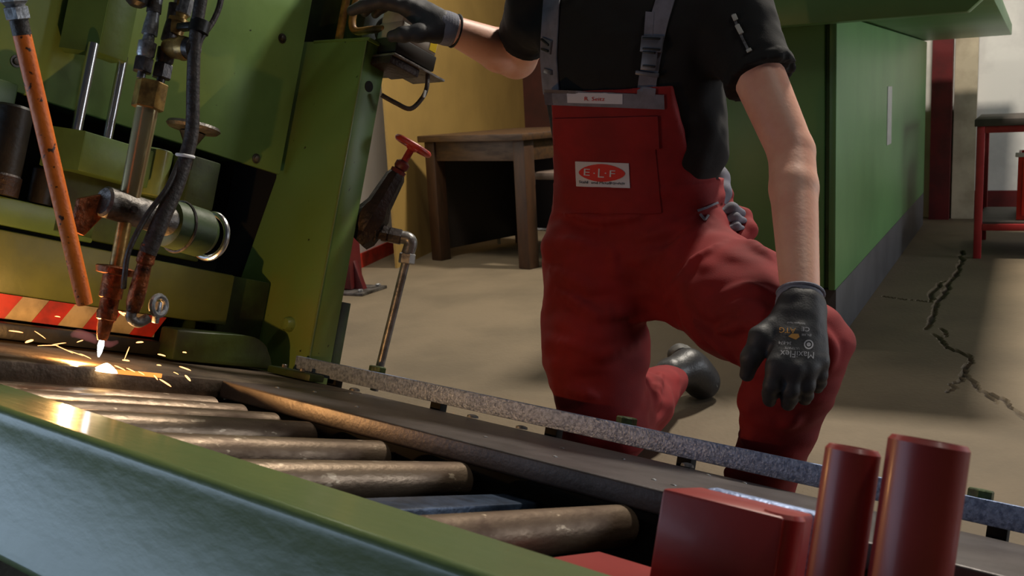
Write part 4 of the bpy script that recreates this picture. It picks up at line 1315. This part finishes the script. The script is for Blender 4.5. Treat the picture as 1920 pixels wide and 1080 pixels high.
# ---- straps and buckles
S2 = shirt
class Both:
    def hit(s, px, py):
        a, b = S2.hit(px, py), D2.hit(px, py)
        if a[0] is None: return b
        if b[0] is None: return a
        return a if np.linalg.norm(a[0] - CAMP) < np.linalg.norm(b[0] - CAMP) else b
BS = Both()
s1 = t.part('strap', strip(BS, [(1037, 176), (1034, 150), (1031, 110), (1032, 70), (1035, 20), (1038, -30)], 30, .002, .003), 'grey_cloth', du_o)
s2 = t.part('strap', strip(BS, [(1212, 178), (1215, 150), (1222, 110), (1228, 75), (1238, 35), (1250, -5), (1262, -40)], 34, .002, .003), 'grey_cloth', du_o)
for (x, y, w, h, st, r) in ((1031, 85, 34, 26, s1, .03), (1034, 134, 34, 9, s1, .03), (1224, 84, 42, 30, s2, .1), (1215, 138, 44, 8, s2, .1), (1220, 112, 30, 40, s2, .1)):
    b = t.part('buckle', plate_on(BS, x, y, w, h, .0045, r, .007), 'buckle', st)
    if h > 20:
        t.part('buckle_bar', plate_on(BS, x, y - h * .32, w * .8, 4, .003, r, .012, .001), 'black_plastic', b)
        t.part('buckle_bar', plate_on(BS, x, y + h * .32, w * .8, 4, .003, r, .012, .001), 'black_plastic', b)
t.part('strap_end', strip(BS, [(1216, 80), (1218, 50), (1220, 24)], 16, .004, .002, 8), 'grey_cloth', s2)
# zip on the sleeve
zp = t.part('sleeve_zip', strip(S2, [(1374, 27), (1382, 48), (1392, 72), (1405, 97)], 5, .001, .002, 14), 'zinc', sh_o)
t.part('zip_puller', plate_on(S2, 1387, 57, 9, 22, .002, -.35, .005), 'grey_plastic', zp)
t.part('zip_puller', plate_on(S2, 1378, 34, 9, 13, .002, -.35, .004), 'grey_plastic', zp)
t.part('zip_puller', plate_on(S2, 1405, 96, 10, 7, .002, -.35, .004), 'grey_plastic', zp)

# ---- grey elastic waist gathered at the person's left side, back-strap knot
def blob(pts, rad, vox=.004, k=.012):
    def f(P):
        return chain(P, pts, rad, k)
    lo, hi = BOUND(pts, max(rad) + .02)
    return Surf(*sdf_mesh(f, lo, hi, vox))
g1 = blob([at(1334, 300, 2.26), at(1347, 335, 2.24), at(1350, 362, 2.22), at(1338, 392, 2.19)], [.018, .024, .024, .016])
t.part('elastic_waist', g1.mesh('elastic_waist', pbase), 'grey_cloth', du_o, 'grey elastic gathers at the hip')
for pts, rad in (([(1348, 402, 2.16), (1372, 392, 2.17), (1390, 400, 2.19)], [.008, .013, .010]), ([(1355, 416, 2.15), (1378, 408, 2.16), (1394, 414, 2.18)], [.007, .010, .008]), ([(1362, 429, 2.14), (1380, 424, 2.15), (1392, 428, 2.17)], [.006, .008, .006])):
    g = blob([at(*p) for p in pts], rad, .003)
    t.part('elastic_fold', g.mesh('elastic_fold', pbase), 'grey_cloth', du_o)
g = blob([at(1352, 330, 2.27), at(1362, 365, 2.25), at(1362, 385, 2.24), at(1395, 405, 2.22), at(1402, 432, 2.19), at(1385, 452, 2.17)], [.012, .014, .012, .016, .020, .022])
t.part('gathered_cloth', g.mesh('gathered_cloth', pbase), 'dung', du_o)
g = blob([at(1334, 274, 2.24), at(1340, 286, 2.24), at(1334, 297, 2.24)], [.008, .011, .008], .003)
t.part('strap_knot', g.mesh('strap_knot', pbase), 'dung', du_o)
for pts in ([(1308, 396), (1325, 390), (1345, 380)], [(1312, 402), (1322, 414), (1328, 404)]):
    t.part('side_seam_tape', strip(D2, pts, 4, .001, .002, 10), 'grey_cloth', du_o)

# ---- gloves
def glove(name, wr, cuff, fingers, thumb, palm_pts, box_pts, label):
    def f(P):
        d = None
        for (a, b, ra, rb) in palm_pts:
            c = cone(P, a, b, ra, rb)
            d = c if d is None else smin(d, c, .022)
        for pts, rad in fingers:
            d = smin(d, chain(P, pts, rad, .006), .007)
        d = smin(d, chain(P, thumb[0], thumb[1], .01), .016)
        return d + (vnoise(P, 60) - .5) * .0025
    lo, hi = BOUND(box_pts, .035)
    sf = Surf(*sdf_mesh(f, lo, hi, .0019))
    o = PT.part(name, sf.mesh(name, pbase), 'glove', None, label)
    def fc(P):
        d = chain(P, cuff[0], cuff[1], .01)
        ax = cuff[0][-1] - cuff[0][0]; ax /= np.linalg.norm(ax)
        d = np.maximum(d, np.maximum((cuff[0][0] - P) @ ax, (P - cuff[0][-1]) @ ax))
        return d + np.sin(((P - cuff[0][0]) @ ax) * 900) * .0004
    lo, hi = BOUND(cuff[0], max(cuff[1]) + .015)
    cs = Surf(*sdf_mesh(fc, lo, hi, .0024))
    PT.part('cuff', cs.mesh('cuff', pbase), 'glove_knit', o)
    return o, sf
A = at
wl = A(1500, 575, 1.748)
kn = dict(i=A(1456, 686, 1.672), m=A(1487, 694, 1.668), r=A(1515, 690, 1.674), p=A(1536, 676, 1.688))
palm = [(wl, kn['i'], .032, .0185), (wl, kn['m'], .034, .0185), (wl, kn['r'], .034, .018), (A(1512, 585, 1.75), kn['p'], .028, .0165)]
fl_ = [([kn['i'], A(1447, 722, 1.673), A(1445, 738, 1.690), A(1443, 750, 1.706)], [.0165, .0142, .0132, .0115]),
       ([kn['m'], A(1482, 730, 1.668), A(1480, 746, 1.686), A(1478, 757, 1.704)], [.0165, .0145, .0135, .0118]),
       ([kn['r'], A(1512, 724, 1.674), A(1510, 739, 1.692), A(1508, 748, 1.708)], [.016, .0138, .0130, .0112]),
       ([kn['p'], A(1537, 704, 1.690), A(1536, 717, 1.705), A(1533, 727, 1.718)], [.0148, .0125, .0115, .010])]
th_ = ([A(1468, 605, 1.735), A(1428, 634, 1.712), A(1408, 670, 1.708), A(1401, 702, 1.722)], [.026, .021, .0165, .0125])
lg, lgs = glove('glove', wl, ([A(1500, 552, 1.762), A(1499, 578, 1.748), A(1496, 604, 1.738)], [.0395, .0395, .043]), fl_, th_, palm,
                [wl, A(1400, 712, 1.70), A(1545, 560, 1.77), A(1480, 765, 1.72), A(1480, 700, 1.64)], 'dark grey glove resting on the raised knee, back of the hand printed')
t.part('cuff_hem', MB().torus(A(1501, 551, 1.763), A(1500, 540, 1.768) - A(1499, 580, 1.748), .039, .0035, 32, 8), 'glove_knit', lg)
rt_ = math.pi + .06
text_on(lgs, 'MaxiFlex', 1495, 664, 12.5, rt_, 'print_grey', lg, off=.0006, sx=1.0)
text_on(lgs, 'ATG', 1476, 619, 10, rt_, 'print_orange', lg, off=.0006, sx=1.1)
text_on(lgs, '34-874', 1472, 643, 6, rt_, 'print_grey', lg, off=.0006)
text_on(lgs, 'CE', 1510, 617, 8, rt_, 'print_grey', lg, off=.0006, sx=1.2)
text_on(lgs, 'Intelligent Hand', 1493, 606, 3.6, rt_, 'print_grey', lg, off=.0006)
text_on(lgs, 'EN 388', 1512, 628, 4.2, rt_, 'print_grey', lg, off=.0006)
text_on(lgs, 'ULTIMATE', 1485, 653, 4.2, rt_, 'print_grey', lg, off=.0006)
mb = MB()
for rr0, rr1, m_ in ((6.5, 9.0, 'print_grey'), (0.5, 4.0, 'print_grey')):
    a_, b_ = [], []
    for k in range(20):
        an = 2 * math.pi * k / 20
        for rr_, L_ in ((rr0, a_), (rr1, b_)):
            h, n_ = lgs.hit(1516 + rr_ * math.cos(an), 646 + rr_ * math.sin(an)); L_.append(mb.bm.verts.new(h + n_ * .0006))
    for k in range(20):
        mb.bm.faces.new((a_[k], a_[(k + 1) % 20], b_[(k + 1) % 20], b_[k]))
t.part('round_mark', mb, 'print_grey', lg)
mb = MB(); vs_ = []
for (x, y) in ((1484, 626), (1497, 626), (1499, 632), (1492, 637), (1484, 634), (1478, 631)):
    h, n_ = lgs.hit(x, y); vs_.append(mb.bm.verts.new(h + n_ * .0006))
mb.bm.faces.new(vs_)
t.part('orange_mark', mb, 'print_orange', lg)

wr_ = A(824, 49, 2.330)
k2 = dict(i=A(764, 14, 2.318), m=A(760, 4, 2.345), r=A(764, 2, 2.372), p=A(772, 8, 2.395))
palm = [(wr_, k2['i'], .028, .021), (wr_, k2['m'], .029, .020), (wr_, k2['r'], .029, .019), (wr_, k2['p'], .028, .018)]
f2 = [([k2['i'], A(716, 3, 2.312), A(684, 10, 2.318), A(660, 20, 2.325)], [.019, .0160, .0145, .012]),
      ([k2['m'], A(718, -6, 2.345), A(688, 4, 2.352), A(668, 18, 2.355)], [.019, .0160, .0145, .0125]),
      ([k2['r'], A(722, -6, 2.376), A(698, 6, 2.385), A(684, 22, 2.388)], [.018, .0155, .0140, .012]),
      ([k2['p'], A(736, 4, 2.402), A(716, 14, 2.410), A(704, 26, 2.412)], [.0165, .0138, .0125, .0105])]
th2 = ([A(812, 58, 2.315), A(784, 62, 2.295), A(756, 65, 2.290), A(735, 68, 2.298)], [.025, .020, .0170, .0132])
rg, rgs = glove('glove', wr_, ([A(850, 57, 2.345), A(836, 53, 2.335), A(816, 47, 2.325)], [.0375, .0375, .0375]), f2, th2, palm,
                [wr_, A(650, -20, 2.30), A(650, 30, 2.42), A(845, 95, 2.30), A(800, -20, 2.42), A(740, 95, 2.27)], 'dark grey glove on the control box')
t.part('cuff_hem', MB().torus(A(853, 58, 2.347), A(870, 64, 2.355) - A(830, 51, 2.330), .0372, .0035, 32, 8), 'black_plastic', rg)

# ---- shoes
def shoe(name, heel, toe, ankle, upv, label):
    heel, toe, ankle, upv = [np.array(v, float) for v in (heel, toe, ankle, upv)]
    ax = (toe - heel); Ls = np.linalg.norm(ax); ax /= Ls
    upv = upv - ax * (upv @ ax); upv /= np.linalg.norm(upv)
    sd = np.cross(ax, upv)
    def f(P):
        q = P - heel
        a, b, c = q @ ax, q @ sd, q @ upv
        Q = np.stack([a, b, c], -1)
        d = cone(Q, np.array([.035, 0, .048]), np.array([Ls - .06, 0, .042]), .042, .044)
        d = smin(d, cone(Q, np.array([Ls - .09, 0, .04]), np.array([Ls - .045, 0, .034]), .044, .038), .03)
        d = smin(d, cone(P, heel + ax * .05 + upv * .05, ankle, .042, .043), .03)
        return np.maximum(d, -(c - .014))
    lo, hi = BOUND([heel, toe, ankle], .09)
    sf = Surf(*sdf_mesh(f, lo, hi, .004))
    o = PT.part(name, sf.mesh(name, pbase), 'shoe', None, label)
    mb = MB()
    pts = []
    for k in range(28):
        an = 2 * math.pi * k / 28
        x = Ls / 2 + (Ls / 2 + .004) * math.cos(an); y = .046 * math.copysign(abs(math.sin(an)) ** .7, math.sin(an)) * (1.0 if x > Ls * .45 else .86)
        pts.append(heel + ax * x + sd * y - upv * .006)
    mb.prism(pts, upv * .024, .004)
    PT.part('sole', mb, 'sole', o)
    for x0, x1 in ((.40, .62), (.50, .72)):
        PT.part('shoe_trim', MB().tube([heel + ax * Ls * x0 + upv * .02 - sd * .046, heel + ax * Ls * (x0 + .06) + upv * .055 - sd * .040, heel + ax * Ls * x1 + upv * .085 - sd * .02], .0025, 6, 3), 'sole', o)
    return o
rt0 = np.array([A(1320, 690, 2.76)[0], A(1320, 690, 2.76)[1], .026])
rh0 = np.array([A(1262, 660, 2.66)[0], A(1262, 660, 2.66)[1], .155])
shoe('work_shoe', rh0, rt0, J['rank'] + np.array([0, 0, .02]), LR * .3 + DD * 1.0 + UP * -.1 if False else -(DD * .9 + LR * -.2) + UP * .35, 'black and grey work shoe of the kneeling leg')
la = J['lank']
lh0 = np.array([la[0], la[1], .012]) - FF * .055
shoe('work_shoe', lh0, lh0 + FF * .27, la + UP * .02, UP, 'black work shoe of the raised-knee leg')
